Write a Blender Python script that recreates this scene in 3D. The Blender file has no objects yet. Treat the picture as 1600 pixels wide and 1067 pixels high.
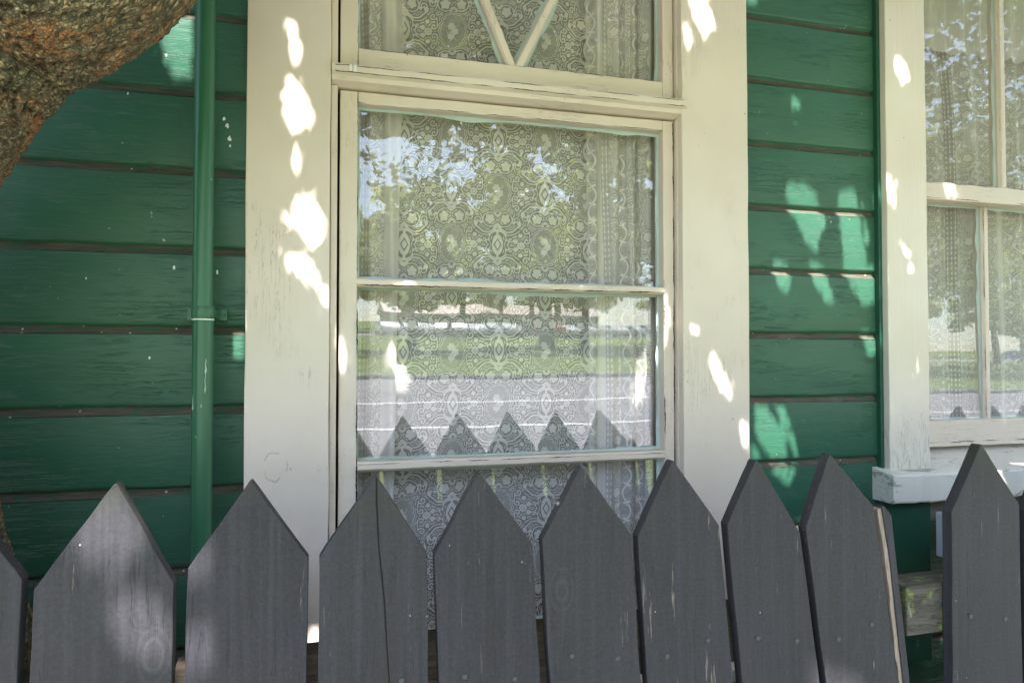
import bpy, bmesh, math, random
import numpy as np
from mathutils import Vector, Matrix
random.seed(7); RNG = np.random.default_rng(11)
R = math.radians
S = bpy.context.scene
COL = S.collection

# ---------------------------------------------------------------- camera, sky, sun, exposure
cam = bpy.data.cameras.new('camera'); cam.lens = 24; cam.sensor_width = 36
cam.clip_start = 0.05; cam.clip_end = 2000
co = bpy.data.objects.new('camera', cam); COL.objects.link(co)
co.location = (0, 0, 1.5); co.rotation_euler = (R(91.291), 0, R(-14.623))
S.camera = co
SUN_EL, SUN_AZ = R(58), R(-6)          # azimuth: degrees to the left of the wall's normal
SD = Vector((-math.sin(SUN_AZ)*math.cos(SUN_EL), -math.cos(SUN_AZ)*math.cos(SUN_EL), math.sin(SUN_EL)))
w = bpy.data.worlds.new('World'); S.world = w; w.use_nodes = True
nt = w.node_tree; bg = nt.nodes['Background']; sky = nt.nodes.new('ShaderNodeTexSky')
sky.sky_type = 'NISHITA'; sky.sun_disc = False; sky.sun_elevation = SUN_EL
sky.sun_rotation = math.atan2(SD.x, SD.y)
sky.air_density = 1.0; sky.dust_density = 1.5
nt.links.new(sky.outputs[0], bg.inputs[0]); bg.inputs[1].default_value = 0.15
sl = bpy.data.lights.new('sun', 'SUN'); sl.energy = 5.0; sl.angle = R(0.53); sl.color = (1, .955, .915)
so = bpy.data.objects.new('sun', sl); COL.objects.link(so)
so.rotation_euler = SD.to_track_quat('Z', 'Y').to_euler()
S.view_settings.view_transform = 'Standard'; S.view_settings.look = 'None'
S.view_settings.exposure = 2.25; S.view_settings.gamma = 1
S.cycles.max_bounces = 10; S.cycles.transparent_max_bounces = 24; S.cycles.diffuse_bounces = 5
S.cycles.caustics_reflective = False; S.cycles.caustics_refractive = False

# ---------------------------------------------------------------- node helpers
class NT:
    def __init__(s, name):
        s.m = bpy.data.materials.new(name); s.m.use_nodes = True
        s.t = s.m.node_tree; s.t.nodes.clear()
        s.out = s.n('ShaderNodeOutputMaterial')
        s.tc = s.n('ShaderNodeTexCoord').outputs['Object']
    def n(s, typ, **kw):
        x = s.t.nodes.new(typ)
        for k, v in kw.items(): setattr(x, k, v)
        return x
    def put(s, node, key, v):
        if hasattr(v, 'is_output') or isinstance(v, bpy.types.NodeSocket): s.t.links.new(v, node.inputs[key])
        elif v is not None: node.inputs[key].default_value = v
    def map(s, scale=(1, 1, 1), loc=(0, 0, 0), rot=(0, 0, 0), vec=None):
        x = s.n('ShaderNodeMapping'); s.put(x, 'Vector', vec or s.tc)
        x.inputs['Scale'].default_value = scale; x.inputs['Location'].default_value = loc; x.inputs['Rotation'].default_value = rot
        return x.outputs[0]
    def noise(s, vec, scale, detail=4, rough=.55, dist=0):
        x = s.n('ShaderNodeTexNoise'); s.put(x, 'Vector', vec); s.put(x, 'Scale', scale); s.put(x, 'Detail', detail)
        s.put(x, 'Roughness', rough); s.put(x, 'Distortion', dist); return x.outputs['Fac']
    def vor(s, vec, scale, feature='F1', out='Distance', rnd=1):
        x = s.n('ShaderNodeTexVoronoi', feature=feature); s.put(x, 'Vector', vec); s.put(x, 'Scale', scale); s.put(x, 'Randomness', rnd)
        return x.outputs[out]
    def mr(s, v, a, b, c=0, d=1, smooth=False):
        x = s.n('ShaderNodeMapRange'); x.clamp = True
        if smooth: x.interpolation_type = 'SMOOTHSTEP'
        s.put(x, 0, v); s.put(x, 1, a); s.put(x, 2, b); s.put(x, 3, c); s.put(x, 4, d); return x.outputs[0]
    def math(s, op, a, b=None):
        x = s.n('ShaderNodeMath', operation=op); s.put(x, 0, a); s.put(x, 1, b); return x.outputs[0]
    def mix(s, f, a, b, blend='MIX'):
        x = s.n('ShaderNodeMix', data_type='RGBA', blend_type=blend)
        s.put(x, 'Factor', f)
        for k, v in ((6, a), (7, b)):
            if isinstance(v, tuple): x.inputs[k].default_value = (*v[:3], 1)
            else: s.t.links.new(v, x.inputs[k])
        return x.outputs[2]
    def bump(s, h, strength, dist, normal=None):
        x = s.n('ShaderNodeBump'); s.put(x, 'Strength', strength); s.put(x, 'Distance', dist); s.put(x, 'Height', h)
        if normal is not None: s.put(x, 'Normal', normal)
        return x.outputs[0]
    def sep(s, v):
        x = s.n('ShaderNodeSeparateXYZ'); s.put(x, 0, v); return x.outputs
    def pbr(s, col, rough=.6, normal=None, spec=None, metal=None, **kw):
        b = s.n('ShaderNodeBsdfPrincipled')
        if isinstance(col, tuple): b.inputs['Base Color'].default_value = (*col[:3], 1)
        else: s.t.links.new(col, b.inputs['Base Color'])
        s.put(b, 'Roughness', rough); s.put(b, 'Specular IOR Level', spec); s.put(b, 'Metallic', metal)
        if normal is not None: s.put(b, 'Normal', normal)
        s.t.links.new(b.outputs[0], s.out.inputs[0]); return b
    def surf(s, sh): s.t.links.new(sh, s.out.inputs[0])

def dots(T, scale, thr, loc=(0, 0, 0), st=(1, 1, 1)):
    """sparse small specks: 1 inside a speck"""
    v = T.map(st, loc)
    v2 = T.vor(v, scale)
    k = T.vor(v, scale, out='Color')
    kx = T.sep(k)[0]
    keep = T.math('GREATER_THAN', kx, .82)
    wob = T.noise(T.map(), 300, 2)
    r = T.math('ADD', v2, T.mr(wob, .3, .7, -.05, .05))
    return T.math('MULTIPLY', keep, T.mr(r, thr*.7, thr, 1, 0))

def mat_boards():
    T = NT('green weatherboard paint')
    g = T.map((1.2, 1.2, 14))
    n1 = T.noise(T.map((1, 1, 2.5)), 2.2, 5)
    fine = T.noise(T.map((3, 3, 60)), 9, 6, .65, .4)
    c = T.mix(T.mr(n1, .3, .7), (.023, .098, .059), (.031, .122, .073))
    c = T.mix(T.mr(T.noise(T.map((1, 1, 3)), 6, 4), .45, .75, 0, .5), c, (.026, .105, .068))
    # fine dusty streaks
    c = T.mix(T.mr(fine, .52, .75, 0, .45), c, (.10, .19, .125))
    # cracks that follow the grain
    cr = T.noise(T.map((2.2, 2, 46)), 3.3, 7, .6, .9)
    crm = T.mr(T.math('ABSOLUTE', T.math('SUBTRACT', cr, .5)), 0, .017, 1, 0)
    zone = T.mr(T.noise(T.map((1.3, 1, 3.2), (3, 0, 1)), 3.4, 4), .47, .62)
    crm = T.math('MULTIPLY', crm, zone)
    c = T.mix(T.math('MULTIPLY', crm, .30), c, (.014, .045, .030))
    d = dots(T, 22, .07); d2 = dots(T, 50, .09, (4, 0, 3))
    c = T.mix(d, c, (.42, .48, .40)); c = T.mix(T.math('MULTIPLY', d2, .7), c, (.3, .4, .32))
    dr = dots(T, 9, .05, (1, 0, 2), (2.6, 1, .5))
    c = T.mix(T.math('MULTIPLY', dr, .6), c, (.4, .5, .42))
    h = T.math('SUBTRACT', T.math('MULTIPLY', fine, .5), T.math('MULTIPLY', crm, 1.6))
    h = T.math('ADD', h, T.math('MULTIPLY', T.noise(g, 5, 5, .6, .5), .5))
    nb = T.bump(h, .6, .0017)
    T.pbr(c, T.mr(fine, .3, .8, .33, .52), nb, .5)
    return T.m

def mat_groove():
    T = NT('dirty groove of the weatherboards')
    n = T.noise(T.map((3, 3, 40)), 5, 6, .65)
    c = T.mix(T.mr(n, .35, .65), (.062, .054, .040), (.125, .110, .084))
    c = T.mix(T.mr(T.noise(T.map((5, 1, 30)), 4, 4), .52, .62), c, (.035, .10, .06))
    c = T.mix(dots(T, 60, .14), c, (.5, .48, .42))
    T.pbr(c, .9, T.bump(n, .5, .002), .2)
    return T.m

def mat_cream(name='cream window paint', vertical=True, crack=.5, base=(.67, .565, .475), base2=(.74, .64, .555), knots=()):
    T = NT(name)
    st = (16, 16, 1.1) if vertical else (1.1, 16, 16)
    n = T.noise(T.map(), 3.1, 5)
    c = T.mix(T.mr(n, .35, .7), base, base2)
    grain = T.noise(T.map(st), 6, 6, .6, .3)
    c = T.mix(T.mr(grain, .62, .85, 0, .28), c, (.5, .47, .38))
    st2 = (40, 40, 2.2) if vertical else (2.2, 40, 40)
    cr = T.noise(T.map(st2), 2.6, 7, .62, 1.0)
    m = T.mr(T.math('ABSOLUTE', T.math('SUBTRACT', cr, .5)), 0, .010, 1, 0)
    z = T.mr(T.noise(T.map((1, 1, 1), (5, 2, 1)), 2.6, 4, .7), .66-.22*crack, .74-.2*crack)
    m = T.math('MULTIPLY', m, z)
    c = T.mix(T.math('MULTIPLY', m, .75), c, (.16, .13, .10))
    c = T.mix(T.math('MULTIPLY', dots(T, 26, .045), .8), c, (.12, .085, .05))
    c = T.mix(T.math('MULTIPLY', dots(T, 42, .05, (3, 0, 1), (2, 1, .4)), .45), c, (.2, .16, .12))
    c = T.mix(T.mr(T.noise(T.map((1, 1, .5), (1, 5, 2)), 9, 5, .7), .6, .8, 0, .3), c, (.46, .42, .33))
    h = T.math('SUBTRACT', T.math('MULTIPLY', grain, .6), T.math('MULTIPLY', m, 1.5))
    for (kx, kz, kr) in knots:
        v = T.n('ShaderNodeVectorMath', operation='DISTANCE'); T.put(v, 0, T.map((1, 0, .8), (0, 0, 0))); v.inputs[1].default_value = (kx, 0, kz*.8)
        dd = T.math('ADD', v.outputs['Value'], T.mr(T.noise(T.map(), 40, 3), .3, .7, -.004, .004))
        ring = T.mr(T.math('ABSOLUTE', T.math('SUBTRACT', dd, kr)), 0, .0016, 1, 0)
        ring = T.math('MULTIPLY', ring, T.mr(T.noise(T.map(), 30, 2), .4, .5))
        c = T.mix(T.math('MULTIPLY', ring, .7), c, (.2, .17, .13))
        h = T.math('ADD', h, T.mr(dd, kr*.6, kr*1.1, 1, 0))
        h = T.math('SUBTRACT', h, ring)
    T.pbr(c, T.mr(grain, .3, .8, .42, .6), T.bump(h, .35, .0014), .45)
    return T.m

def mat_peel():
    T = NT('peeling cream paint')
    grain = T.noise(T.map((1.5, 14, 30)), 6, 6, .6, .3)
    n = T.noise(T.map(), 3.1, 5)
    c = T.mix(T.mr(n, .35, .7), (.66, .62, .54), (.74, .71, .64))
    p = T.noise(T.map((1.0, 2, 4)), 8, 7, .68, .5)
    sz = T.sep(T.tc)[2]; p = T.math('ADD', p, T.math('ADD', T.mr(T.math('ABSOLUTE', T.math('SUBTRACT', sz, 1.206)), 0, .016, .10, 0), T.mr(T.math('ABSOLUTE', T.math('SUBTRACT', sz, 1.138)), 0, .014, .12, 0)))
    pe = T.mr(p, .635, .66)
    edge = T.mr(T.math('ABSOLUTE', T.math('SUBTRACT', p, .635)), 0, .014, 1, 0)
    c = T.mix(pe, c, T.mix(grain, (.30, .29, .28), (.44, .42, .40)))
    c = T.mix(T.math('MULTIPLY', edge, .5), c, (.09, .075, .06))
    cr = T.mr(T.math('ABSOLUTE', T.math('SUBTRACT', T.noise(T.map((2, 10, 30)), 3, 6, .6, .8), .5)), 0, .01, 1, 0)
    cr = T.math('MULTIPLY', cr, T.mr(T.noise(T.map(), 5, 3), .5, .6))
    c = T.mix(T.math('MULTIPLY', cr, .6), c, (.14, .12, .1))
    h = T.math('SUBTRACT', T.math('MULTIPLY', grain, .4), T.math('MULTIPLY', pe, 1.1))
    T.pbr(c, .6, T.bump(T.math('SUBTRACT', h, cr), .6, .0016), .35)
    return T.m

def mat_checked():
    """casing of the right window: its foot is split along the grain"""
    T = NT('cream casing split at its foot')
    n = T.noise(T.map(), 3.1, 5)
    c = T.mix(T.mr(n, .35, .7), (.70, .60, .50), (.76, .68, .59))
    z = T.sep(T.tc)[2]
    foot = T.mr(T.math('ADD', z, T.mr(T.noise(T.map((8, 8, 3)), 3, 3), .3, .7, -.07, .07)), 1.27, 1.40, 1, 0)
    cr = T.noise(T.map((60, 60, 5)), 2.2, 6, .6, .6)
    m = T.mr(T.math('ABSOLUTE', T.math('SUBTRACT', cr, .5)), 0, .022, 1, 0)
    m = T.math('MULTIPLY', m, foot)
    c = T.mix(T.math('MULTIPLY', m, .7), c, (.22, .19, .18))
    p = T.mr(T.noise(T.map((10, 10, 2.4)), 5, 5), .66, .68)
    c = T.mix(T.math('MULTIPLY', p, foot), c, (.40, .38, .38))
    c = T.mix(T.math('MULTIPLY', dots(T, 26, .045), .8), c, (.14, .1, .06))
    T.pbr(c, .5, T.bump(T.math('SUBTRACT', T.noise(T.map((16, 16, 1)), 6, 5), T.math('MULTIPLY', m, 1.6)), .45, .0015), .4)
    return T.m

def mat_picket(name='charcoal picket paint', seed=0):
    T = NT(name)
    oi = T.n('ShaderNodeObjectInfo').outputs['Random']
    off = T.n('ShaderNodeCombineXYZ'); T.put(off, 0, T.math('MULTIPLY', oi, 40.0)); T.put(off, 2, T.math('MULTIPLY', oi, 23.0))
    va = T.n('ShaderNodeVectorMath', operation='ADD'); T.put(va, 0, T.tc); T.put(va, 1, off.outputs[0]); V = va.outputs[0]
    mp = lambda s, l=(0, 0, 0): T.map(s, l, vec=V)
    fg = T.noise(mp((9, 9, 9)), 22, 5, .7)
    n = T.noise(mp((1, 1, .6)), 5, 5, .6)
    c = T.mix(T.mr(n, .3, .7), (.0185, .0165, .0230), (.0310, .0285, .0385)); c = T.mix(T.mr(oi, 0, 1, 0, .75), c, (.033, .031, .037))
    # chalky vertical streaks, crosswise saw marks, worn wood showing pale
    stt = T.noise(mp((26, 26, .8)), 3, 6, .6)
    c = T.mix(T.mr(stt, .46, .66, 0, .55), c, (.050, .047, .058))
    saw = T.noise(mp((5, 5, 110)), 2.2, 5, .7, .8)
    c = T.mix(T.mr(saw, .5, .8, 0, .12), c, (.07, .073, .085))
    chip = T.noise(mp((46, 46, 2.8)), 2.6, 6, .68)
    cz = T.mr(T.noise(mp((5, 5, 1.5), (3, 1, 7)), 2.2, 3), .47, .58)
    chm = T.math('MULTIPLY', T.mr(chip, .64, .66), cz)
    c = T.mix(T.math('MULTIPLY', chm, .8), c, (.22, .19, .16))
    ck = T.mr(T.math('ABSOLUTE', T.math('SUBTRACT', T.noise(mp((30, 30, 1.6)), 2.2, 6, .6, .7), .5)), 0, .010, 1, 0)
    ck = T.math('MULTIPLY', ck, T.mr(T.noise(mp((4, 4, 2), (1, 2, 3)), 3, 3), .46, .58))
    c = T.mix(T.math('MULTIPLY', ck, .8), c, (.008, .008, .009))
    kn = T.vor(mp((1, .2, .55)), 5.5); kr = T.math('FRACT', T.math('MULTIPLY', T.math('ADD', kn, T.mr(n, .3, .7, -.03, .03)), 26.0))
    c = T.mix(T.math('MULTIPLY', T.mr(kr, .0, .5, .35, 0), T.mr(kn, .10, .16, 1, 0)), c, (.075, .072, .074))
    def dts(scale, thr, loc, st, keep):
        v = mp(st, loc); a = T.vor(v, scale); k = T.sep(T.vor(v, scale, out='Color'))[0]
        return T.math('MULTIPLY', T.math('GREATER_THAN', k, keep), T.mr(a, thr*.7, thr, 1, 0))
    c = T.mix(T.math('MULTIPLY', dts(44, .06, (0, 0, 0), (1, 1, .8), .84), .6), c, (.42, .42, .44))
    c = T.mix(T.math('MULTIPLY', dts(9, .06, (2, 0, 1), (3.4, 1, .42), .8), .75), c, (.52, .53, .56))
    c = T.mix(T.mr(fg, .5, .75, 0, .35), c, (.062, .063, .070)); c = T.mix(T.mr(fg, .3, .48, .45, 0), c, (.014, .015, .018))
    # green algae near the worn tips
    z = T.sep(T.tc)[2]
    al = T.math('MULTIPLY', T.mr(T.math('ADD', z, T.mr(n, .3, .7, -.05, .05)), 1.24, 1.33), T.mr(T.noise(mp((1, 1, 1), (9, 9, 9)), 9, 4), .42, .62))
    c = T.mix(T.math('MULTIPLY', al, .6), c, (.040, .044, .024))
    h = T.math('ADD', T.math('MULTIPLY', saw, .30), T.math('MULTIPLY', stt, .5))
    h = T.math('SUBTRACT', h, T.math('ADD', T.math('MULTIPLY', chm, .8), ck))
    T.pbr(c, T.mr(stt, .3, .8, .5, .68), T.bump(h, .55, .0014), .38)
    return T.m

def mat_wood(name, a, b, st=(1.5, 16, 16), lichen=None, rough=.85):
    T = NT(name)
    g = T.noise(T.map(st), 6, 6, .65, .5)
    c = T.mix(T.mr(g, .3, .7), a, b)
    cr = T.mr(T.math('ABSOLUTE', T.math('SUBTRACT', T.noise(T.map(tuple(x*2 for x in st)), 3, 5, .6, .8), .5)), 0, .012, 1, 0)
    c = T.mix(T.math('MULTIPLY', cr, .6), c, tuple(x*.3 for x in a))
    if lichen: c = T.mix(T.mr(T.noise(T.map(), 22, 5, .6), *lichen), c, (.17, .21, .07))
    T.pbr(c, rough, T.bump(T.math('SUBTRACT', g, T.math('MULTIPLY', cr, .6)), .6, .0025), .25)
    return T.m

def mat_simple(name, a, b=None, rough=.6, scale=8, bump=.0, spec=.4, metal=0.):
    T = NT(name); b = b or a
    n = T.noise(T.map(), scale, 5)
    T.pbr(T.mix(T.mr(n, .3, .7), a, b), rough, T.bump(n, .5, bump) if bump else None, spec, metal)
    return T.m

def mat_pipe():
    T = NT('green downpipe paint')
    n = T.noise(T.map((4, 4, 1)), 5, 4)
    c = T.mix(T.mr(n, .35, .7), (.024, .118, .056), (.032, .138, .070))
    c = T.mix(dots(T, 40, .08), c, (.5, .55, .5))
    c = T.mix(T.math('MULTIPLY', dots(T, 8, .055, (5, 0, 1), (3.4, 1, .4)), .7), c, (.42, .5, .45))
    T.pbr(c, T.mr(n, .3, .7, .30, .42), T.bump(T.noise(T.map((8, 8, 1)), 20, 3), .15, .001), .55)
    return T.m

def mat_glass():
    T = NT('old window glass')
    nb = T.bump(T.noise(T.map((1, 1, .45)), 5.5, 2, .5), 1.0, .0005)
    # two-sided Schlick reflectance of the pane (both faces)
    ge = T.n('ShaderNodeNewGeometry'); dp_ = T.n('ShaderNodeVectorMath', operation='DOT_PRODUCT'); T.put(dp_, 0, ge.outputs['Incoming']); T.put(dp_, 1, ge.outputs['Normal'])
    cs_ = T.math('SUBTRACT', 1.0, T.math('ABSOLUTE', dp_.outputs['Value'])); p5 = T.math('POWER', T.math('MAXIMUM', cs_, 0.0), 5.0)
    frv = T.math('ADD', T.math('MULTIPLY', p5, .87), .13)
    tr = T.n('ShaderNodeBsdfTransparent'); tr.inputs[0].default_value = (.965, .985, .97, 1)
    gl = T.n('ShaderNodeBsdfGlossy'); gl.inputs['Roughness'].default_value = .0; T.put(gl, 'Normal', nb)
    # thin film of dust
    df = T.n('ShaderNodeBsdfDiffuse'); df.inputs[0].default_value = (.55, .57, .55, 1)
    m = T.n('ShaderNodeMixShader'); T.put(m, 0, frv); T.put(m, 1, tr.outputs[0]); T.put(m, 2, gl.outputs[0])
    m2 = T.n('ShaderNodeMixShader'); T.put(m2, 0, T.mr(T.noise(T.map(), 14, 5, .7), .35, .75, .012, .05)); T.put(m2, 1, m.outputs[0]); T.put(m2, 2, df.outputs[0])
    T.surf(m2.outputs[0]); return T.m

def mat_lace(name='white lace', col=(.86, .79, .77)):
    T = NT(name)
    a = T.n('ShaderNodeAttribute', attribute_name='lace').outputs['Fac']
    nn = T.n('ShaderNodeAttribute', attribute_name='net').outputs['Fac']
    solid = T.mr(a, -.0005, .0005, 1, 0)
    net = T.vor(T.map((1, 0, 1)), 420, 'DISTANCE_TO_EDGE', rnd=.25)
    netm = T.math('ADD', T.mr(net, .08, .3, .30, -.2), nn)
    al = T.mr(T.math('MAXIMUM', T.math('MULTIPLY', solid, .94), netm), 0, 1)
    d = T.n('ShaderNodeBsdfDiffuse'); d.inputs[0].default_value = (*col, 1)
    tl = T.n('ShaderNodeBsdfTranslucent'); tl.inputs[0].default_value = (*col, 1)
    m = T.n('ShaderNodeMixShader'); m.inputs[0].default_value = .10; T.put(m, 1, d.outputs[0]); T.put(m, 2, tl.outputs[0])
    tr = T.n('ShaderNodeBsdfTransparent')
    m2 = T.n('ShaderNodeMixShader'); T.put(m2, 0, al); T.put(m2, 1, tr.outputs[0]); T.put(m2, 2, m.outputs[0])
    T.surf(m2.outputs[0]); return T.m

def mat_bark():
    T = NT('flaky bark')
    sep = T.n('ShaderNodeAttribute', attribute_name='flake').outputs['Fac']
    uv = T.n('ShaderNodeAttribute', attribute_name='buv').outputs['Vector']
    v = T.map((1, 1, 1), vec=uv)
    dv = T.n('ShaderNodeTexNoise'); T.put(dv, 'Vector', v); T.put(dv, 'Scale', 70); T.put(dv, 'Detail', 3)
    vm = T.n('ShaderNodeVectorMath', operation='MULTIPLY_ADD'); T.put(vm, 0, dv.outputs['Color']); vm.inputs[1].default_value = (.007, .007, .007); T.put(vm, 2, T.map((1, 1, .72), vec=v)); vv = vm.outputs[0]
    vc = T.sep(T.vor(vv, 300, out='Color'))
    f2 = T.noise(v, 60, 5, .65, .6)
    c = T.mix(T.mr(T.math('ADD', T.math('MULTIPLY', vc[0], .65), T.math('MULTIPLY', f2, .35)), .3, .7), (.115, .110, .070), (.27, .215, .135))
    c = T.mix(T.mr(vc[1], .66, .85, 0, .85), c, (.56, .43, .26)); c = T.mix(T.mr(f2, .35, .65, .55, 0), c, (.06, .052, .034))
    # patches where fresh rust coloured bark shows, patches of green grey lichen
    rz = T.mr(T.noise(v, 9, 5, .65, .8), .50, .62)
    c = T.mix(T.math('MULTIPLY', rz, T.mr(vc[2], .35, .6)), c, (.42, .20, .095))
    gz = T.mr(T.noise(T.map((1, 1, 1), (7, 3, 1), vec=uv), 7, 5, .6), .50, .64)
    c = T.mix(T.math('MULTIPLY', gz, T.mr(vc[0], .3, .7, .2, .55)), c, (.125, .145, .085))
    c = T.mix(T.mr(sep, .12, .48, .85, 0), c, (.030, .019, .013))
    ed = T.mr(T.vor(vv, 300, 'DISTANCE_TO_EDGE'), 0, .2, 0, 1)
    h = T.math('ADD', T.math('MULTIPLY', ed, .9), T.math('ADD', f2, T.math('MULTIPLY', vc[1], .8)))
    T.pbr(c, .92, T.bump(h, .85, .0035), .2)
    return T.m

def mat_leaf(name='leaf', a=(.07, .105, .03), b=(.12, .165, .05), tr=.32, tc=(.34, .32, .12)):
    T = NT(name)
    rp = T.n('ShaderNodeNewGeometry').outputs['Random Per Island']
    c = T.mix(rp, a, b)
    d = T.n('ShaderNodeBsdfPrincipled'); T.t.links.new(c, d.inputs['Base Color']); d.inputs['Roughness'].default_value = .5
    t = T.n('ShaderNodeBsdfTranslucent'); T.t.links.new(T.mix(.55, c, tc), t.inputs[0])
    m = T.n('ShaderNodeMixShader'); m.inputs[0].default_value = tr; T.put(m, 1, d.outputs[0]); T.put(m, 2, t.outputs[0])
    T.surf(m.outputs[0]); return T.m

def mat_ground(name, a, b, sc=3, fine=60, bump=.01, rough=.95):
    T = NT(name)
    n = T.noise(T.map(), sc, 5); f = T.noise(T.map(), fine, 4, .7)
    c = T.mix(T.mr(n, .35, .65), a, b); c = T.mix(T.mr(f, .35, .75, 0, .5), c, tuple(x*.6 for x in a))
    T.pbr(c, rough, T.bump(f, .6, bump), .25); return T.m

SPLASH = [(-.217, 1.979, .0045), (-.211, 1.966, .005), (-.206, 1.940, .0055), (-.306, 1.676, .0040), (-.227, 1.669, .0040), (-.348, 1.498, .0032), (-.460, 1.650, .0022), (-.392, 2.013, .0025), (-.205, 1.925, .003)]
DRIPS = [(-.2330, 1.468, 1.496, .0018), (-.2335, 1.432, 1.470, .0012), (-.2555, 1.400, 1.428, .0011), (-.2400, 1.405, 1.412, .0014)]
M = dict(drip=mat_simple('pale paint drip', (.36, .48, .44), (.46, .56, .52), .5), nailp=mat_simple('painted nail head', (.045, .048, .058), (.075, .08, .095), .5, 60, .0004), board=mat_boards(), groove=mat_groove(), cream=mat_cream(knots=((-.112, 1.28, .022),)), creamh=mat_cream('cream sash paint', False, .75),
         creamv=mat_cream('cream stile paint', True, .8), peel=mat_peel(), check=mat_checked(), picket=mat_picket(),
         rail=mat_wood('weathered rail wood', (.040, .032, .024), (.085, .068, .05)),
         stub=mat_wood('grey weathered end grain', (.055, .052, .045), (.12, .11, .095), lichen=(.54, .62)),
         bare=mat_wood('bare split wood', (.27, .21, .175), (.40, .32, .275), st=(18, 18, 2)),
         pipe=mat_pipe(), glass=mat_glass(), lace=mat_lace(), bark=mat_bark(), leaf=mat_leaf(),
         putty=mat_simple('pale blue putty', (.40, .50, .48), (.50, .58, .54), .7, 30, .001),
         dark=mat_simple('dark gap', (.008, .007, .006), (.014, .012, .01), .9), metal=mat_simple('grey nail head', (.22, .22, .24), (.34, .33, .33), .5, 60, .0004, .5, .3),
         white=mat_simple('white plastic', (.72, .72, .76), (.78, .78, .8), .35), room=mat_simple('dim room plaster', (.30, .28, .22), (.36, .33, .26), .9, 3),
         roomfloor=mat_wood('room floor boards', (.14, .08, .04), (.2, .12, .06)),
         scrib=mat_simple('green scriber paint', (.014, .070, .042), (.020, .088, .052), .45, 14, .0012),
         tape=mat_simple('white paint dab', (.80, .80, .78), (.85, .85, .83), .6, 60, .0005))

# ---------------------------------------------------------------- object helpers
def tag(o, label=None, cat=None, group=None, kind=None):
    for k, v in (('label', label), ('category', cat), ('group', group), ('kind', kind)):
        if v: o[k] = v
    return o
def empty(name, label, cat, loc=(0, 0, 0), group=None, parent=None):
    o = bpy.data.objects.new(name, None); COL.objects.link(o); o.location = loc; o.empty_display_size = .1
    if parent: o.parent = parent
    else: tag(o, label, cat, group)
    return o
class MB:
    def __init__(s): s.v = []; s.f = []; s.m = []; s.sm = []
    def add(s, vs, fs, mi=0, smooth=False):
        n = len(s.v); s.v += [tuple(p) for p in vs]; s.f += [tuple(i+n for i in f) for f in fs]
        s.m += [mi]*len(fs); s.sm += [smooth]*len(fs)
    def box(s, x0, x1, y0, y1, z0, z1, mi=0):
        v = [(x, y, z) for x in (x0, x1) for y in (y0, y1) for z in (z0, z1)]
        s.add(v, [(0, 1, 3, 2), (4, 6, 7, 5), (0, 4, 5, 1), (2, 3, 7, 6), (0, 2, 6, 4), (1, 5, 7, 3)], mi)
    def prism(s, poly, axis, a, b, mi=0):
        """poly: 2-D points in the other two axes, extruded from a to b along axis"""
        n = len(poly)
        def P(p, t):
            return {'x': (t, p[0], p[1]), 'y': (p[0], t, p[1]), 'z': (p[0], p[1], t)}[axis]
        vs = [P(p, a) for p in poly]+[P(p, b) for p in poly]
        fs = [tuple(range(n)), tuple(range(2*n-1, n-1, -1))]+[(i, (i+1) % n + 0, n+(i+1) % n, n+i) for i in range(n)]
        s.add(vs, fs, mi)
    def tube(s, pts, rad, n=12, mi=0, caps=True):
        pts = [Vector(p) for p in pts]; rad = rad if hasattr(rad, '__len__') else [rad]*len(pts)
        vs = []; fs = []; up = Vector((.31, .2, .93))
        for i, p in enumerate(pts):
            t = (pts[min(i+1, len(pts)-1)]-pts[max(i-1, 0)]).normalized()
            a = t.cross(up).normalized(); b = t.cross(a).normalized()
            for k in range(n):
                th = 2*math.pi*k/n; vs.append(p+(a*math.cos(th)+b*math.sin(th))*rad[i])
        for i in range(len(pts)-1):
            for k in range(n): fs.append((i*n+k, i*n+(k+1) % n, (i+1)*n+(k+1) % n, (i+1)*n+k))
        s.add(vs, fs, mi, True)
        if caps:
            s.add([vs[k] for k in range(n)], [tuple(range(n))], mi); s.add([vs[-n+k] for k in range(n)], [tuple(range(n-1, -1, -1))], mi)
    def build(s, name, mats, parent=None, bevel=0, seg=2):
        me = bpy.data.meshes.new(name); me.from_pydata(s.v, [], s.f)
        mats = mats if isinstance(mats, (list, tuple)) else [mats]
        for m in mats: me.materials.append(m)
        me.polygons.foreach_set('material_index', s.m); me.polygons.foreach_set('use_smooth', s.sm)
        bm = bmesh.new(); bm.from_mesh(me); bmesh.ops.recalc_face_normals(bm, faces=bm.faces); bm.to_mesh(me); bm.free()
        o = bpy.data.objects.new(name, me); COL.objects.link(o)
        if parent: o.parent = parent; o.matrix_parent_inverse = Matrix.Translation(-parent.location)
        if bevel:
            md = o.modifiers.new('bevel', 'BEVEL'); md.width = bevel; md.segments = seg; md.limit_method = 'ANGLE'; md.angle_limit = R(35)
        return o
def bar(mbx, x0, x1, y0, y1, z0, z1): mbx.box(x0, x1, y0, y1, z0, z1)
def value_noise(x, y, seed=0):
    r = np.random.default_rng(seed).random((256, 256))
    xi = np.floor(x).astype(int); yi = np.floor(y).astype(int); fx = x-xi; fy = y-yi
    fx = fx*fx*(3-2*fx); fy = fy*fy*(3-2*fy)
    g = lambda i, j: r[i % 256, j % 256]
    return (g(xi, yi)*(1-fx)+g(xi+1, yi)*fx)*(1-fy)+(g(xi, yi+1)*(1-fx)+g(xi+1, yi+1)*fx)*fy
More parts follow.
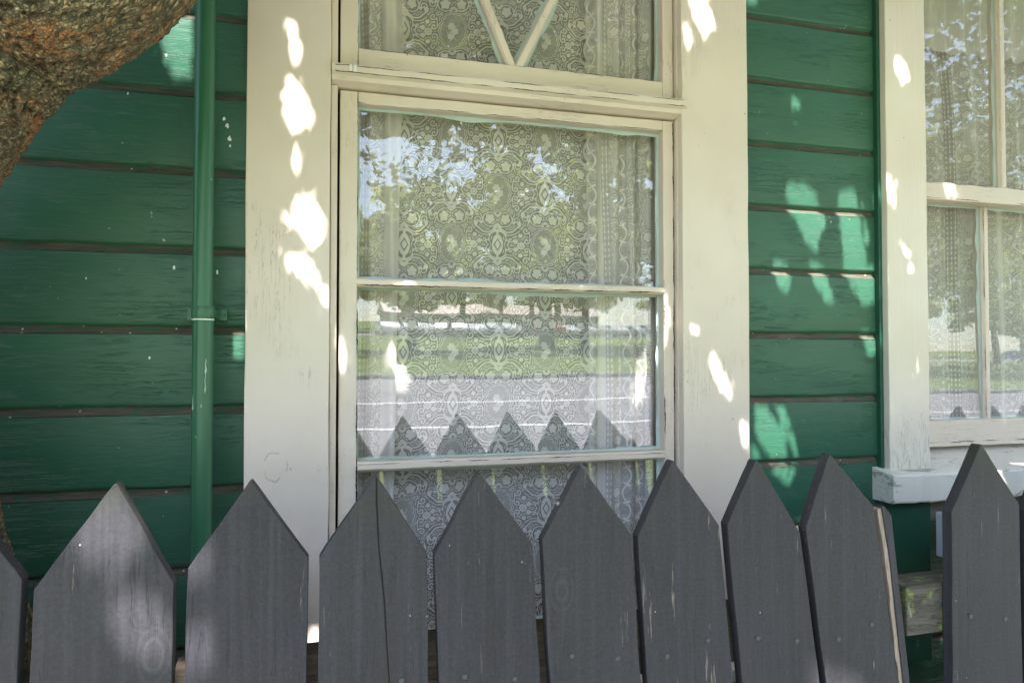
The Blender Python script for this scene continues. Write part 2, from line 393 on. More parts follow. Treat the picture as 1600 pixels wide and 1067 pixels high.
def grid_mesh(name, X, Y, Z, mat, parent=None, attrs=None, smooth=True, wrap=False):
    """X,Y,Z: arrays (rows, cols)"""
    r, c = X.shape; me = bpy.data.meshes.new(name)
    me.vertices.add(r*c); me.vertices.foreach_set('co', np.stack([X, Y, Z], -1).astype(np.float32).ravel())
    i = np.arange(r*c).reshape(r, c)
    if wrap: i = np.concatenate([i, i[:, :1]], 1)
    q = np.stack([i[:-1, :-1], i[:-1, 1:], i[1:, 1:], i[1:, :-1]], -1).reshape(-1, 4)
    nq = len(q); me.loops.add(nq*4); me.loops.foreach_set('vertex_index', q.astype(np.int32).ravel())
    me.polygons.add(nq); me.polygons.foreach_set('loop_start', np.arange(0, nq*4, 4, dtype=np.int32))
    me.polygons.foreach_set('loop_total', np.full(nq, 4, np.int32)); me.polygons.foreach_set('use_smooth', np.full(nq, smooth))
    me.materials.append(mat)
    for k, a in (attrs or {}).items():
        if a.ndim == 3:
            at = me.attributes.new(k, 'FLOAT_VECTOR', 'POINT'); at.data.foreach_set('vector', a.astype(np.float32).ravel())
        else:
            at = me.attributes.new(k, 'FLOAT', 'POINT'); at.data.foreach_set('value', a.astype(np.float32).ravel())
    me.update(calc_edges=True); me.validate()
    o = bpy.data.objects.new(name, me); COL.objects.link(o)
    if parent: o.parent = parent; o.matrix_parent_inverse = Matrix.Translation(-parent.location)
    return o
def poly_mesh(name, verts, nside, mat, parent=None):
    """verts: (n, nside, 3) separate flat faces"""
    n = len(verts); me = bpy.data.meshes.new(name)
    me.vertices.add(n*nside); me.vertices.foreach_set('co', verts.astype(np.float32).ravel())
    me.loops.add(n*nside); me.loops.foreach_set('vertex_index', np.arange(n*nside, dtype=np.int32))
    me.polygons.add(n); me.polygons.foreach_set('loop_start', np.arange(0, n*nside, nside, dtype=np.int32))
    me.polygons.foreach_set('loop_total', np.full(n, nside, np.int32))
    me.materials.append(mat); me.update(calc_edges=True)
    o = bpy.data.objects.new(name, me); COL.objects.link(o)
    if parent: o.parent = parent; o.matrix_parent_inverse = Matrix.Translation(-parent.location)
    return o

# ================================================================ SETTING
YB, YC = 1.47, 1.44                   # face of the boards, face of the casings
SLOPE = .05
def gz(y): return SLOPE*max(0.0, -y-0.0)
def strip(name, ya, yb, mat, lift=0.0, x0=-260, x1=420, nx=2, label=None):
    m = MB(); ys = [ya]+([0.0] if ya > 0 > yb else [])+[yb]
    for a, b in zip(ys, ys[1:]):
        m.add([(x0, a, gz(a)+lift), (x1, a, gz(a)+lift), (x1, b, gz(b)+lift), (x0, b, gz(b)+lift)], [(0, 1, 2, 3)])
    o = m.build(name, mat); o['kind'] = 'structure'; return o
strip('ground', 420, -600, mat_ground('park grass', (.125, .195, .030), (.18, .235, .045), .12, 30))
strip('garden_soil', 1.60, .95, mat_ground('garden soil', (.10, .08, .055), (.16, .13, .09), 4, 50), .004, -3, 8)
strip('path', .80, -1.15, mat_ground('concrete footpath', (.36, .34, .32), (.42, .40, .38), 2, 120, .003), .006)
strip('road', -4.9, -16.2, mat_ground('pale chip seal road', (.29, .278, .285), (.35, .335, .345), .5, 90, .006), .006)
WL = mat_simple('white road paint', (.78, .78, .78), (.85, .85, .85), .6)
strip('road_line', -7.32, -7.50, WL, .012, -60, 150); strip('road_centre_line', -10.55, -10.75, WL, .012, -60, 150)

KM = mat_ground('concrete kerb', (.38, .37, .35), (.45, .43, .41), 3, 90, .003)
for nm, a in (('kerb', -4.75), ('far_kerb', -16.2)):
    m = MB(); a1 = a-.15
    m.prism([(a, gz(a)-.05), (a1, gz(a1)-.05), (a1, gz(a1)+.12), (a, gz(a)+.12)], 'x', -60, 150); m.build(nm, KM)['kind'] = 'structure'

# ================================================================ HOUSE
house = empty('wooden_house', 'green weatherboard house with cream sash windows behind the charcoal picket fence', 'house')
PITCH, TOPZ = .158, 2.35
MX0, MX1, MZ0, MZ1 = -.009, .790, .80, 2.95      # main opening
RX0, RX1, RZ0, RZ1 = 1.492, 2.45, 1.20, 2.95     # right opening
def boards():
    prof = [(.0, PITCH-.0165), (.0, .0085), (.0012, .0042), (.0036, .0010), (.0092, .0), (.0086, -.0040), (.0066, -.0085), (.0034, -.0128), (.0006, -.0160)]
    mi = [0, 0, 0, 0, 1, 1, 1, 1]
    m = MB()
    segs = [(-6.0, -.165, .1, 3.3), (.955, 1.378, .1, 3.3), (2.56, 7.0, .1, 3.3), (-.165, .955, .1, .80), (1.378, 2.56, .1, 1.15)]
    k = -6
    while True:
        zt = TOPZ-PITCH*k; k += 1      # zt: seam at the foot of this board
        if zt < .05: break
        if zt > 3.25: continue
        for (x0, x1, za, zb) in segs:
            if zt+PITCH*.5 > zb or zt+PITCH*.5 < za: continue
            n = max(2, int(min(x1-x0, 3)/.03)); xs = np.linspace(x0, x1, n+1)
            jit = (value_noise(xs*9+k*7, xs*0+k, 5)-.5)*.0022; jz = (value_noise(xs*14+k*3, xs*0+k, 8)-.5)*.0032
            vs = [(x, YB+y+(jit[i] if y < .008 else 0), zt+z+(jz[i] if 0 < abs(z) < .1 else 0)) for i, x in enumerate(xs) for (y, z) in prof]
            L = len(prof)
            for j in range(L-1):
                fs = [(i*L+j, (i+1)*L+j, (i+1)*L+j+1, i*L+j+1) for i in range(n)]
                mp = {}
                m.f += [tuple(q+len(m.v) for q in f) for f in fs]; m.m += [mi[j]]*n; m.sm += [True]*n
            m.v += vs
    return m.build('weatherboard_wall', [M['board'], M['groove']], house)
wb = boards()
m = MB()     # studs and lining: the solid body of the wall round both openings
for (a, b, c, d) in ((-6, MX0-.03, 0, 3.3), (MX1+.03, RX0-.03, 0, 3.3), (RX1+.03, 7, 0, 3.3), (MX0-.03, MX1+.03, 0, MZ0-.03), (MX0-.03, MX1+.03, MZ1+.03, 3.3), (RX0-.03, RX1+.03, 0, RZ0-.03), (RX0-.03, RX1+.03, RZ1+.03, 3.3)):
    m.box(a, b, YB+.022, 1.60, c, d)
m.build('wall_lining', M['room'], house)
m = MB()     # one dim room behind both windows
m.box(-6, 7, 4.6, 4.7, 0, 3.3); m.box(-6, 7, 1.60, 4.7, 3.3, 3.36); m.box(-6.1, -6, 1.45, 4.7, 0, 3.3); m.box(7, 7.1, 1.45, 4.7, 0, 3.3)
m.build('interior_wall', M['room'], house)
m = MB(); m.box(-6, 7, 1.6, 4.6, .28, .30); m.build('interior_floor', M['roomfloor'], house)
m = MB(); m.box(-6.1, 7.1, 1.15, 1.47, 3.28, 3.30); m.box(-6.1, 7.1, 1.12, 1.15, 3.22, 3.42)
m.build('eave', M['creamh'], house)
m = MB(); m.prism([(1.0, 3.44), (2.9, 4.6), (4.9, 3.44), (4.9, 3.40), (2.9, 4.56), (1.0, 3.40)], 'x', -6.3, 7.3)
m.build('roof', mat_simple('red painted iron roof', (.2, .05, .04), (.25, .07, .05), .5), house)
# scriber strip beside the right window casing
m = MB(); m.box(1.356, 1.366, YB-.014, YB+.01, 1.16, 2.98); m.build('scriber', M['scrib'], house, .002)
# smooth green panel under the right window
m = MB(); m.box(1.352, 1.50, YB-.022, YB+.004, .72, 1.134); m.build('lower_casing', M['scrib'], house, .002)

# downpipe
dp = empty('downpipe', None, None, parent=house)
m = MB(); m.tube([(-.2425, 1.405, 1.583), (-.2425, 1.405, 2.4), (-.2425, 1.405, 3.2)], .0182, 32); m.build('upper_pipe', M['pipe'], dp)
m = MB(); m.tube([(-.2405, 1.405, .1), (-.2405, 1.405, .8), (-.2412, 1.405, 1.586)], .0188, 32); m.build('lower_pipe', M['pipe'], dp)
m = MB(); m.tube([(-.2412, 1.405, 1.572), (-.2412, 1.405, 1.576), (-.2412, 1.405, 1.591), (-.2415, 1.405, 1.595)], [.0192, .0208, .0208, .0192], 32)
m.box(-.278, -.2055, 1.452, 1.4665, 1.572, 1.594); m.box(-.2225, -.2195, 1.41, 1.456, 1.575, 1.591); m.box(-.263, -.260, 1.41, 1.456, 1.575, 1.591)
m.tube([(-.211, 1.452, 1.583), (-.211, 1.449, 1.583)], [.004, .003], 12)
m.build('bracket', M['pipe'], dp)
m = MB(); m.tube([(-.2412, 1.405, 1.5695), (-.2412, 1.405, 1.5720)], .0197, 32); m.build('joint_line', M['tape'], dp)

# ---------------------------------------------------------------- sash windows
def part(mb, name, mat, par, bevel=.0016): return mb.build(name, mat, par, bevel)
def wavy_board(name, x0, x1, z0, z1, y0, y1, mat, par, seed, vertical=True, amp=.0012):
    """a long board with slightly uneven edges"""
    n = 40; m = MB(); t = np.linspace(0, 1, n)
    e1 = (value_noise(t*22+seed, t*0+seed, 3)-.5)*amp*2; e2 = (value_noise(t*22+seed+9, t*0+seed, 4)-.5)*amp*2
    vs = []
    for i in range(n):
        if vertical:
            z = z0+(z1-z0)*t[i]; vs += [(x0+e1[i], y0, z), (x1+e2[i], y0, z), (x1+e2[i], y1, z), (x0+e1[i], y1, z)]
        else:
            x = x0+(x1-x0)*t[i]; vs += [(x, y0, z0+e1[i]), (x, y0, z1+e2[i]), (x, y1, z1+e2[i]), (x, y1, z0+e1[i])]
    fs = [(i*4+k, i*4+(k+1) % 4, i*4+4+(k+1) % 4, i*4+4+k) for i in range(n-1) for k in range(4)]+[(0, 1, 2, 3), ((n-1)*4+3, (n-1)*4+2, (n-1)*4+1, (n-1)*4)]
    m.add(vs, fs); return m.build(name, mat, par, .0022)
def putty(par, x0, x1, z0, z1, y, seed, wd=.006):
    """irregular smear of old putty round a pane"""
    m = MB()
    def run(ax, a, b, c, sgn, sd):
        n = max(6, int(abs(b-a)/.007)); t = np.linspace(a, b, n)
        wv = wd*(.55+1.0*value_noise(t*24+sd*13, t*0+sd, 21)*value_noise(t*7+sd, t*0+sd, 22)*1.6)
        for i in range(n-1):
            if ax == 'x': q = [(t[i], c), (t[i+1], c), (t[i+1], c+sgn*wv[i+1]), (t[i], c+sgn*wv[i])]
            else: q = [(c, t[i]), (c, t[i+1]), (c+sgn*wv[i+1], t[i+1]), (c+sgn*wv[i], t[i])]
            m.add([(q[0][0], y-.005, q[0][1]), (q[1][0], y-.005, q[1][1]), (q[2][0], y-.0006, q[2][1]), (q[3][0], y-.0006, q[3][1])], [(0, 1, 2, 3)])
    run('x', x0, x1, z0, 1, seed); run('x', x0, x1, z1, -1, seed+1); run('z', z0, z1, x0, 1, seed+2); run('z', z0, z1, x1, -1, seed+3)
    m.build('putty', M['putty'], par)
def pane(par, x0, x1, z0, z1, y, rx=0, rz=0):
    m = MB(); cx, cz = (x0+x1)/2, (z0+z1)/2; w2, h2 = (x1-x0)/2, (z1-z0)/2
    m.add([(-w2, 0, -h2), (w2, 0, -h2), (w2, 0, h2), (-w2, 0, h2)], [(0, 1, 2, 3)])
    o = m.build('pane', M['glass'], par); o.matrix_parent_inverse = Matrix.Identity(4)
    o.location = (cx, y, cz); o.rotation_euler = (rx, 0, rz); return o

mw = empty('sash_window', None, None, parent=house)
wavy_board('casing', -.171, MX0, .80, 3.05, YC, 1.475, M['cream'], mw, 1)
wavy_board('casing', .789, .9645, .80, 3.05, YC+.0005, 1.475, M['cream'], mw, 2)
for a, b in ((MX0-.02, MX0-.0005), (MX1+.0005, MX1+.02)):
    m = MB(); m.box(a, b, 1.476, 1.60, .80, 2.95); part(m, 'jamb', M['creamv'], mw)
m = MB(); m.box(-.20, .99, 1.375, 1.60, .768, .797); m.build('sill', M['peel'], mw, .004)
for a, b, c_ in ((MX0+.0005, .0048, 1.458), (.7868, MX1, 1.462)):
    for za, zb in ((.80, 2.066), (2.102, 2.95)):
        m = MB(); m.box(a, b, c_, 1.60, za, zb); part(m, 'stop_bead', M['creamv'], mw)
for a, b in ((.0048, .0098), (.7842, .7868)):
    m = MB(); m.box(a, b, 1.505, 1.6, .8, 2.95); m.build('sash_gap_shade', M['dark'], mw)  # near-black boxes stand in for the shade beside the sashes
m = MB(); m.box(.0098, .7842, 1.505, 1.519, 2.0634, 2.0664); m.build('sash_gap_shade', M['dark'], mw)  # dark filler put in for the shade under the transom
GY = 1.503
# lower sash
SX0, SX1, GX0, GX1 = .0098, .7842, .0465, .757
wavy_board('stile', SX0, GX0, .82, 2.0635, 1.474, 1.52, M['creamv'], mw, 5, True, .0004)
wavy_board('stile', GX1, SX1, .82, 2.0635, 1.474, 1.52, M['creamv'], mw, 6, True, .0004)
wavy_board('rail', GX0, GX1, 2.0385, 2.0632, 1.4745, 1.519, M['creamh'], mw, 7, False, .0008)
wavy_board('rail', GX0, GX1, .822, .902, 1.4745, 1.519, M['creamh'], mw, 8, False, .0008)
for i, (za, zb) in enumerate(((1.6475, 1.6655), (1.2575, 1.280))):
    mm = MB(); t = np.linspace(GX0-.003, GX1+.003, 60)
    e = (value_noise(t*60, t*0+i, 41)-.5)*.0016
    prof = [(1.4725, zb-.001), (1.4715, zb-.004), (1.4715, za+.006), (1.478, za+.001), (1.519, za), (1.519, zb)]
    vs = [(x, p[0], p[1]+e[j]) for j, x in enumerate(t) for p in prof]; L = len(prof)
    mm.add(vs, [(j*L+k, j*L+(k+1) % L, (j+1)*L+(k+1) % L, (j+1)*L+k) for j in range(len(t)-1) for k in range(L)])
    mm.build('glazing_bar', M['creamh'], mw)
PAN = [(1.6655, 2.0385, 0, 0), (1.280, 1.6475, R(.10), R(1.15)), (.902, 1.2575, 0, R(.3))]
for i, (za, zb, rx, rz) in enumerate(PAN):
    pane(mw, GX0-.004, GX1+.004, za-.004, zb+.004, GY, rx, rz); putty(mw, GX0, GX1, za, zb, GY, 10+i*5, .0058)
# thin glazing beads standing out round the middle pane
# transom moulding
m = MB(); n = 50; t = np.linspace(-.0075, .7985, n); e = (value_noise(t*50, t*0, 51)-.5)*.002; e2 = (value_noise(t*70, t*0, 52)-.5)*.002
prof = [(1.4745, 2.1045), (1.4330, 2.1025), (1.4318, 2.1000), (1.4325, 2.0860), (1.4430, 2.0815), (1.4450, 2.0725), (1.4660, 2.0665), (1.52, 2.0665), (1.52, 2.1045)]
L = len(prof); vs = [(x, p[0], p[1]+(e[j] if k in (1, 2) else e2[j] if k in (3, 4) else 0)) for j, x in enumerate(t) for k, p in enumerate(prof)]
m.add(vs, [(j*L+k, j*L+(k+1) % L, (j+1)*L+(k+1) % L, (j+1)*L+k) for j in range(n-1) for k in range(L)]+[tuple(range(L)), tuple((n-1)*L+L-1-k for k in range(L))])
m.build('transom', M['creamh'], mw)
m = MB(); m.box(.028, .0335, 1.4300, 1.4317, 2.087, 2.1005); m.box(.036, .042, 1.4300, 1.4317, 2.0865, 2.1005); m.build('paint_dab', M['tape'], mw)
# upper sash with diamond bars
UX1 = .7842
wavy_board('stile', SX0, GX0, 2.105, 2.93, 1.474, 1.52, M['creamv'], mw, 15, True, .0004)
wavy_board('stile', GX1, UX1, 2.105, 2.93, 1.474, 1.52, M['creamv'], mw, 16, True, .0004)
wavy_board('rail', GX0, GX1, 2.105, 2.157, 1.4748, 1.519, M['creamh'], mw, 17, False, .0006)
wavy_board('rail', GX0, GX1, 2.86, 2.93, 1.4748, 1.519, M['creamh'], mw, 18, False, .0006)
pane(mw, GX0-.004, GX1+.004, 2.153, 2.864, GY, R(-.3), 0); putty(mw, GX0, GX1, 2.157, 2.86, GY, 61, .006)
m = MB(); pt = MB()
def dbar(a, b, y0=1.478):
    a = Vector((a[0], 0, a[1])); b = Vector((b[0], 0, b[1])); d = (b-a).normalized(); n_ = Vector((-d.z, 0, d.x))
    sec = [(-.011, 1.502), (-.0105, y0+.006), (-.0065, y0), (.0065, y0), (.0105, y0+.006), (.011, 1.502)]
    vs = [tuple(p+n_*s_+Vector((0, yy, 0))) for p in (a, b) for (s_, yy) in sec]; L = len(sec)
    m.add(vs, [(k, (k+1) % L, L+(k+1) % L, L+k) for k in range(L)]+[tuple(range(L)), tuple(range(2*L-1, L-1, -1))])
    tt = np.linspace(0, 1, 40)
    for s_ in (-1, 1):
        wv = .0135+.006*value_noise(tt*20+s_*3+a.x*9, tt*0, 71)
        for i in range(39):
            p = a+(b-a)*tt[i]; q = a+(b-a)*tt[i+1]
            pt.add([p+n_*s_*.009+Vector((0, 1.498, 0)), q+n_*s_*.009+Vector((0, 1.498, 0)), q+n_*s_*wv[i+1]+Vector((0, 1.5024, 0)), p+n_*s_*wv[i]+Vector((0, 1.5024, 0))], [(0, 1, 2, 3)])
AP = (.394, 2.152)
dbar((AP[0]-.006, AP[1]), (.235, 2.51)); dbar((AP[0]+.006, AP[1]), (.575, 2.51)); dbar((.235, 2.51), (.40, 2.86)); dbar((.575, 2.51), (.40, 2.86))
dbar((.235, 2.51), (.047, 2.51)); dbar((.575, 2.51), (.757, 2.51))
m.build('diamond_bars', M['creamv'], mw); pt.build('bar_putty', M['putty'], mw)

rw = empty('sash_window', None, None, parent=house)
wavy_board('casing', 1.3665, RX0, 1.2085, 3.05, YC-.001, 1.475, M['check'], rw, 21)
wavy_board('casing', RX1, 2.57, 1.2085, 3.05, YC-.001, 1.475, M['check'], rw, 22)
m = MB(); prof = [(1.4025, 1.2065), (1.400, 1.202), (1.401, 1.139), (1.404, 1.135), (1.47, 1.135), (1.61, 1.155), (1.61, 1.248), (1.47, 1.2180)]
n = 60; t = np.linspace(1.340, 2.62, n); e = (value_noise(t*40, t*0, 81)-.5)*.0035; L = len(prof)
vs = [(x, p[0]+(e[j] if k < 4 else 0), p[1]+(e[j]*.8 if k < 4 else 0)) for j, x in enumerate(t) for k, p in enumerate(prof)]
m.add(vs, [(j*L+k, j*L+(k+1) % L, (j+1)*L+(k+1) % L, (j+1)*L+k) for j in range(n-1) for k in range(L)]+[tuple(range(L)), tuple((n-1)*L+L-1-k for k in range(L))])
m.build('sill', M['peel'], rw, .003)
for a, b in ((RX0-.02, RX0-.0005), (RX1+.0005, RX1+.02)):
    m = MB(); m.box(a, b, 1.476, 1.62, 1.24, 2.95); part(m, 'jamb', M['creamv'], rw)
GU, GL = 1.507, 1.562
for a, b in ((RX0, 1.532), (2.41, RX1)):       # upper sash, then the lower one
    m = MB(); m.box(a, b, 1.487, 1.522, 1.925, 2.93); part(m, 'stile', M['creamv'], rw)
for a, b in ((RX0, 1.545), (2.41, RX1)):
    m = MB(); m.box(a, b, 1.543, 1.578, 1.30, 1.975); part(m, 'stile', M['creamv'], rw)
wavy_board('rail', 1.532, 2.41, 1.925, 1.972, 1.4865, 1.5225, M['creamh'], rw, 25, False, .0006)
for x0, x1 in ((1.797, 1.823), (2.10, 2.126)):
    m = MB(); m.prism([(x0, 1.522), (x0, 1.497), (x0+.006, 1.488), (x1-.006, 1.488), (x1, 1.497), (x1, 1.522)], 'z', 1.9725, 2.90); part(m, 'glazing_bar', M['creamv'], rw, .001)
for a, b in ((1.532, 1.797), (1.823, 2.10), (2.126, 2.41)):
    pane(rw, a-.003, b+.003, 1.969, 2.9, GU, R(-.2), 0); putty(rw, a, b, 1.972, 2.9, GU, int(a*100), .005)
wavy_board('rail', 1.532, 2.41, 1.250, 1.3235, 1.543, 1.5785, M['creamh'], rw, 27, False, .0008)
wavy_board('rail', 1.545, 2.41, 1.93, 1.972, 1.5435, 1.578, M['creamh'], rw, 28, False, .0008)
for x0, x1 in ((1.797, 1.821), (2.10, 2.126)):
    m = MB(); m.prism([(x0, 1.578), (x0, 1.553), (x0+.006, 1.5445), (x1-.006, 1.5445), (x1, 1.553), (x1, 1.578)], 'z', 1.3238, 1.9296); part(m, 'glazing_bar', M['creamv'], rw, .001)
for a, b in ((1.545, 1.797), (1.821, 2.10), (2.126, 2.41)):
    pane(rw, a-.003, b+.003, 1.32, 1.933, GL, R(-1.0), R(.2)); putty(rw, a, b, 1.3235, 1.93, GL, int(a*90), .006)

# white box on the wall under the right sill
wbx = empty('meter_box', 'small white plastic box on green wall below the right window sill', 'box', (1.56, 1.44, .97))
m = MB(); m.box(1.512, 1.60, 1.40, YB-.023, .985, 1.10); m.build('box_body', M['white'], wbx, .005, 3)
m = MB(); m.box(1.518, 1.594, 1.393, 1.3998, .990, 1.094); m.build('lid', M['white'], wbx, .004, 3)
m = MB(); m.tube([(1.545, 1.43, .985), (1.545, 1.43, .94), (1.55, 1.455, .90)], .007, 10); m.build('cable', M['dark'], wbx)

# ================================================================ LACE CURTAINS
TW, TH, RES = .232, .251, .001
def lace_tile():
    nx, ny = int(TW/RES), int(TH/RES)
    X, Y = np.meshgrid((np.arange(nx)+.5)*TW/nx, (np.arange(ny)+.5)*TH/ny)
    # fold into the fundamental region of half drop + mirrors
    def fold(X, Y):
        x = (X+TW/2) % TW-TW/2; y = (Y+TH/2) % TH-TH/2
        x2 = (X+TW) % TW-TW/2; y2 = (Y+TH) % TH-TH/2
        pick = (x*x/(TW*TW)+y*y/(TH*TH)) > (x2*x2/(TW*TW)+y2*y2/(TH*TH))
        return np.where(pick, x2, x), np.where(pick, y2, y)
    x0, y0 = fold(X, Y)
    ax, ay = np.abs(x0), np.abs(y0)
    sdf = np.full(X.shape, 1.0)
    cells = [(0, 0), (TW/2, TH/2), (TW/2, -TH/2), (0, TH), (TW, 0)]
    def U(d):
        nonlocal sdf; sdf = np.minimum(sdf, d)
    def eachm(fn):    # the primitive and its neighbours' copies that reach in
        for (cx, cy) in cells:
            qx, qy = np.abs(ax-cx), np.abs(ay-cy); U(fn(qx, qy))
    # medallion rings
    an = np.arctan2(ay, ax)
    def ell(x, y, a, b):
        k = np.sqrt((x/a)**2+(y/b)**2)+1e-9; return (k-1)*np.sqrt(x*x+y*y)/k
    sc = .0016*np.cos(18*np.arctan2(y0/1.45, x0))
    e = ell(x0, y0, .0275, .040)
    U(np.abs(e-.002-sc)-.0014); U(np.abs(e-.0068-sc)-.0013)
    med = e < .002+sc
    # bouquet (turned by its own angle)
    def disk(px, py, r, x=None, y=None): return np.hypot((ax if x is None else x)-px, (ay if y is None else y)-py)-r
    def petals(cx, cy, r, n, x, y, ph=0., hole=.0):
        dx, dy = x-cx, y-cy; a = np.arctan2(dy, dx)+ph; rr = np.hypot(dx, dy)
        d = rr-r*(.68+.32*np.abs(np.cos(a*n/2)))
        if hole: d = np.maximum(d, -(np.abs(rr-hole)-.0006))
        return d
    def line(pts, wdt, x, y):
        d = np.full(x.shape, 1.0)
        for (a, b) in zip(pts, pts[1:]):
            a = np.array(a); b = np.array(b); v = b-a; L2 = v@v+1e-12
            t_ = np.clip(((x-a[0])*v[0]+(y-a[1])*v[1])/L2, 0, 1)
            d = np.minimum(d, np.hypot(x-a[0]-v[0]*t_, y-a[1]-v[1]*t_))
        return d-wdt
    U(petals(-.004, .012, .010, 6, x0, y0)); U(petals(.005, -.001, .0095, 5, x0, y0, .5)); U(petals(-.005, -.013, .008, 5, x0, y0, 1.))
    U(line([(-.006, .016), (0, 0), (.004, -.016), (.010, -.024)], .0011, x0, y0)); U(line([(0, 0), (-.012, -.006), (-.015, .002)], .0011, x0, y0))
    U(line([(0, .004), (.012, .014), (.013, .02)], .0011, x0, y0)); U(line([(.002, -.016), (-.008, -.026)], .0012, x0, y0))
    def spiral(cx, cy, r0, turns, a0, sgn, n=26):
        t_ = np.linspace(0, 1, n); r_ = r0*(1-.82*t_); a_ = a0+sgn*turns*2*np.pi*t_
        return list(zip(cx+r_*np.cos(a_), cy+r_*np.sin(a_)))
    wl = .00145
    # clover pair over and under the medallion, cupped in scrolls
    def clover(x, y): return petals(.0190, .0640, .0125, 5, x, y, .9, .0)
    prims = [clover,
             lambda x, y: line([(.0, .0545), (.006, .050), (.020, .0475), (.033, .054), (.0365, .066), (.031, .078), (.020, .083), (.010, .082), (.0, .074)], wl, x, y),
             lambda x, y: line([(.0, .0585), (.008, .0535)], wl, x, y),
             # long double stems sweeping out to the next column
             lambda x, y: line([(.0, .0745), (.010, .0885), (.022, .096), (.036, .094), (.048, .083), (.056, .078)], wl*1.3, x, y),
             lambda x, y: line([(.0, .0810), (.010, .0945), (.024, .1025), (.040, .1005), (.054, .0905)], wl, x, y),
             lambda x, y: line(spiral(.047, .0660, .0095, 1.25, 1.3, -1), wl, x, y),
             lambda x, y: line([(.0365, .066), (.040, .056), (.043, .049)], wl, x, y),
             # C scrolls flanking the medallion
             lambda x, y: line(spiral(.0470, .0360, .0088, 1.2, -2.9, 1), wl*1.15, x, y),
             lambda x, y: line(spiral(.0450, .0120, .0082, 1.15, 2.6, 1), wl*1.15, x, y),
             lambda x, y: line([(.0385, .030), (.0375, .022), (.0375, .016)], wl, x, y),
             lambda x, y: petals(.0605, .0235, .0062, 5, x, y, .3),
             lambda x, y: petals(.0625, .0520, .0060, 5, x, y, 1.),
             lambda x, y: petals(.0400, .0840-.012, .0046, 4, x, y, .6),
             lambda x, y: petals(.0585, .0000, .0105, 8, x, y, 0, .0040),
             # ogee medallion with the small diamond
             lambda x, y: np.maximum(line([(0, .1255-.0), (0, .1255+.0)], 0, x, y)*0+np.hypot(x, (y-TH/2)*.52)-.0135, -(np.abs((np.abs(x)/.0080+np.abs(y-TH/2)/.0140-1)*.0072)-.0014)),
             lambda x, y: line([(0, .0905), (0, .0985)], .003, x, y),
             lambda x, y: np.abs(np.hypot(x, (y-TH/2)*.50)+.0028*np.cos(4*np.arctan2(y-TH/2, x+1e-6))-.0195)-.0013,
             lambda x, y: line([(.0225, .1255), (.0275, .121), (.0275, .116), (.0225, .112), (.021, .116)], wl, x, y),
             lambda x, y: line(spiral(.0325, .1125, .0060, 1.0, .5, 1), wl, x, y),
             lambda x, y: petals(.0440, .1160, .0068, 5, x, y, .2),
             ]
    for p in prims: eachm(p)
    net = np.where(med, .42, .22)
    echo = np.minimum(np.abs(sdf-.0036)-.0010, np.abs(sdf-.0068)-.0010)
    # tiny ground dots of the filling
    gx, gy = (X/.0062) % 1-.5, (Y/.0062) % 1-.5
    g2 = np.hypot(gx, gy)*.0062-.0012
    sdf2 = np.where(med, sdf, np.minimum(sdf, np.minimum(echo, np.maximum(g2, .0088-sdf))))
    return sdf2, net
TS, TN = lace_tile()
def sample(A, u, v):
    ny, nx = A.shape; fx = (u/TW*nx-.5) % nx; fy = (v/TH*ny-.5) % ny
    i = np.floor(fx).astype(int); j = np.floor(fy).astype(int); a = fx-i; b = fy-j
    i0, i1, j0, j1 = i % nx, (i+1) % nx, j % ny, (j+1) % ny
    return (A[j0, i0]*(1-a)+A[j0, i1]*a)*(1-b)+(A[j1, i0]*(1-a)+A[j1, i1]*a)*b
def curtain(name, x0, x1, z0, z1, y, amp, period, u0, v0, parent, label=None, seed=0, bands=(), dx=.0017, dz=.0022, skew=0., gather=1., netadd=0.):
    xs = np.arange(x0, x1, dx); zs = np.arange(z0, z1, dz); X, Z = np.meshgrid(xs, zs)
    ph = X/period+.18*np.sin(Z*2.1+seed)+.8*value_noise(X*9+seed, Z*1.2, 61+seed)
    A = amp*(.45+.8*value_noise(X*14+seed*3, Z*1.5, 62+seed))
    Yv = y+A*np.sin(2*np.pi*ph)+.004*(value_noise(X*5, Z*4+seed, 63)-.5)
    dY = np.diff(Yv, axis=1, prepend=Yv[:, :1]); arc = np.cumsum(np.sqrt(dx*dx+dY*dY), axis=1)*gather
    Xs = X+skew*(Z-z0)
    Uc = arc+u0+.0045*(value_noise(X*11+seed, Z*9, 65)-.5)+.0012*(value_noise(X*60, Z*60, 66)-.5); Vc = Z+v0+.004*np.sin(X*12)+.006*(value_noise(X*8, Z*10+seed, 67)-.5)+.0012*(value_noise(X*60, Z*60, 68)-.5)
    sdf = sample(TS, Uc, Vc); net = sample(TN, Uc, Vc)+netadd
    for (a, b, kind) in bands:
        w_ = (arc > a) & (arc < b)
        if kind == 'plain': sdf = np.where(w_, .01, sdf); net = np.where(w_, .80, net)
        elif kind == 'lines':
            k = np.abs(((arc-a) % .010)-.005)-.0016+.0009*np.sin(Z*420)
            sdf = np.where(w_, k, sdf); net = np.where(w_, .45, net)
        elif kind == 'scroll':
            mid = (a+b)/2; amp_ = (b-a)*.32
            k = np.abs(arc-mid-amp_*np.sin(Z*2*np.pi/.085))-.0028
            k2 = np.hypot(arc-mid+amp_*.5*np.sign(np.sin(Z*2*np.pi/.085)), ((Z/.0425+.5) % 1-.5)*.0425)-.006
            k3 = np.abs(k2-.004)-.0011
            sdf = np.where(w_, np.minimum(np.minimum(k, k2), k3), sdf); net = np.where(w_, .35, net)
    return grid_mesh(name, Xs, Yv, Z, M['lace'], parent, dict(lace=sdf, net=net))
CG = 'lace curtains behind the window glass'
def acurtain(label, *a, **k):
    o = curtain('lace_curtain', *a, **k); tag(o, label, 'curtain', CG); return o
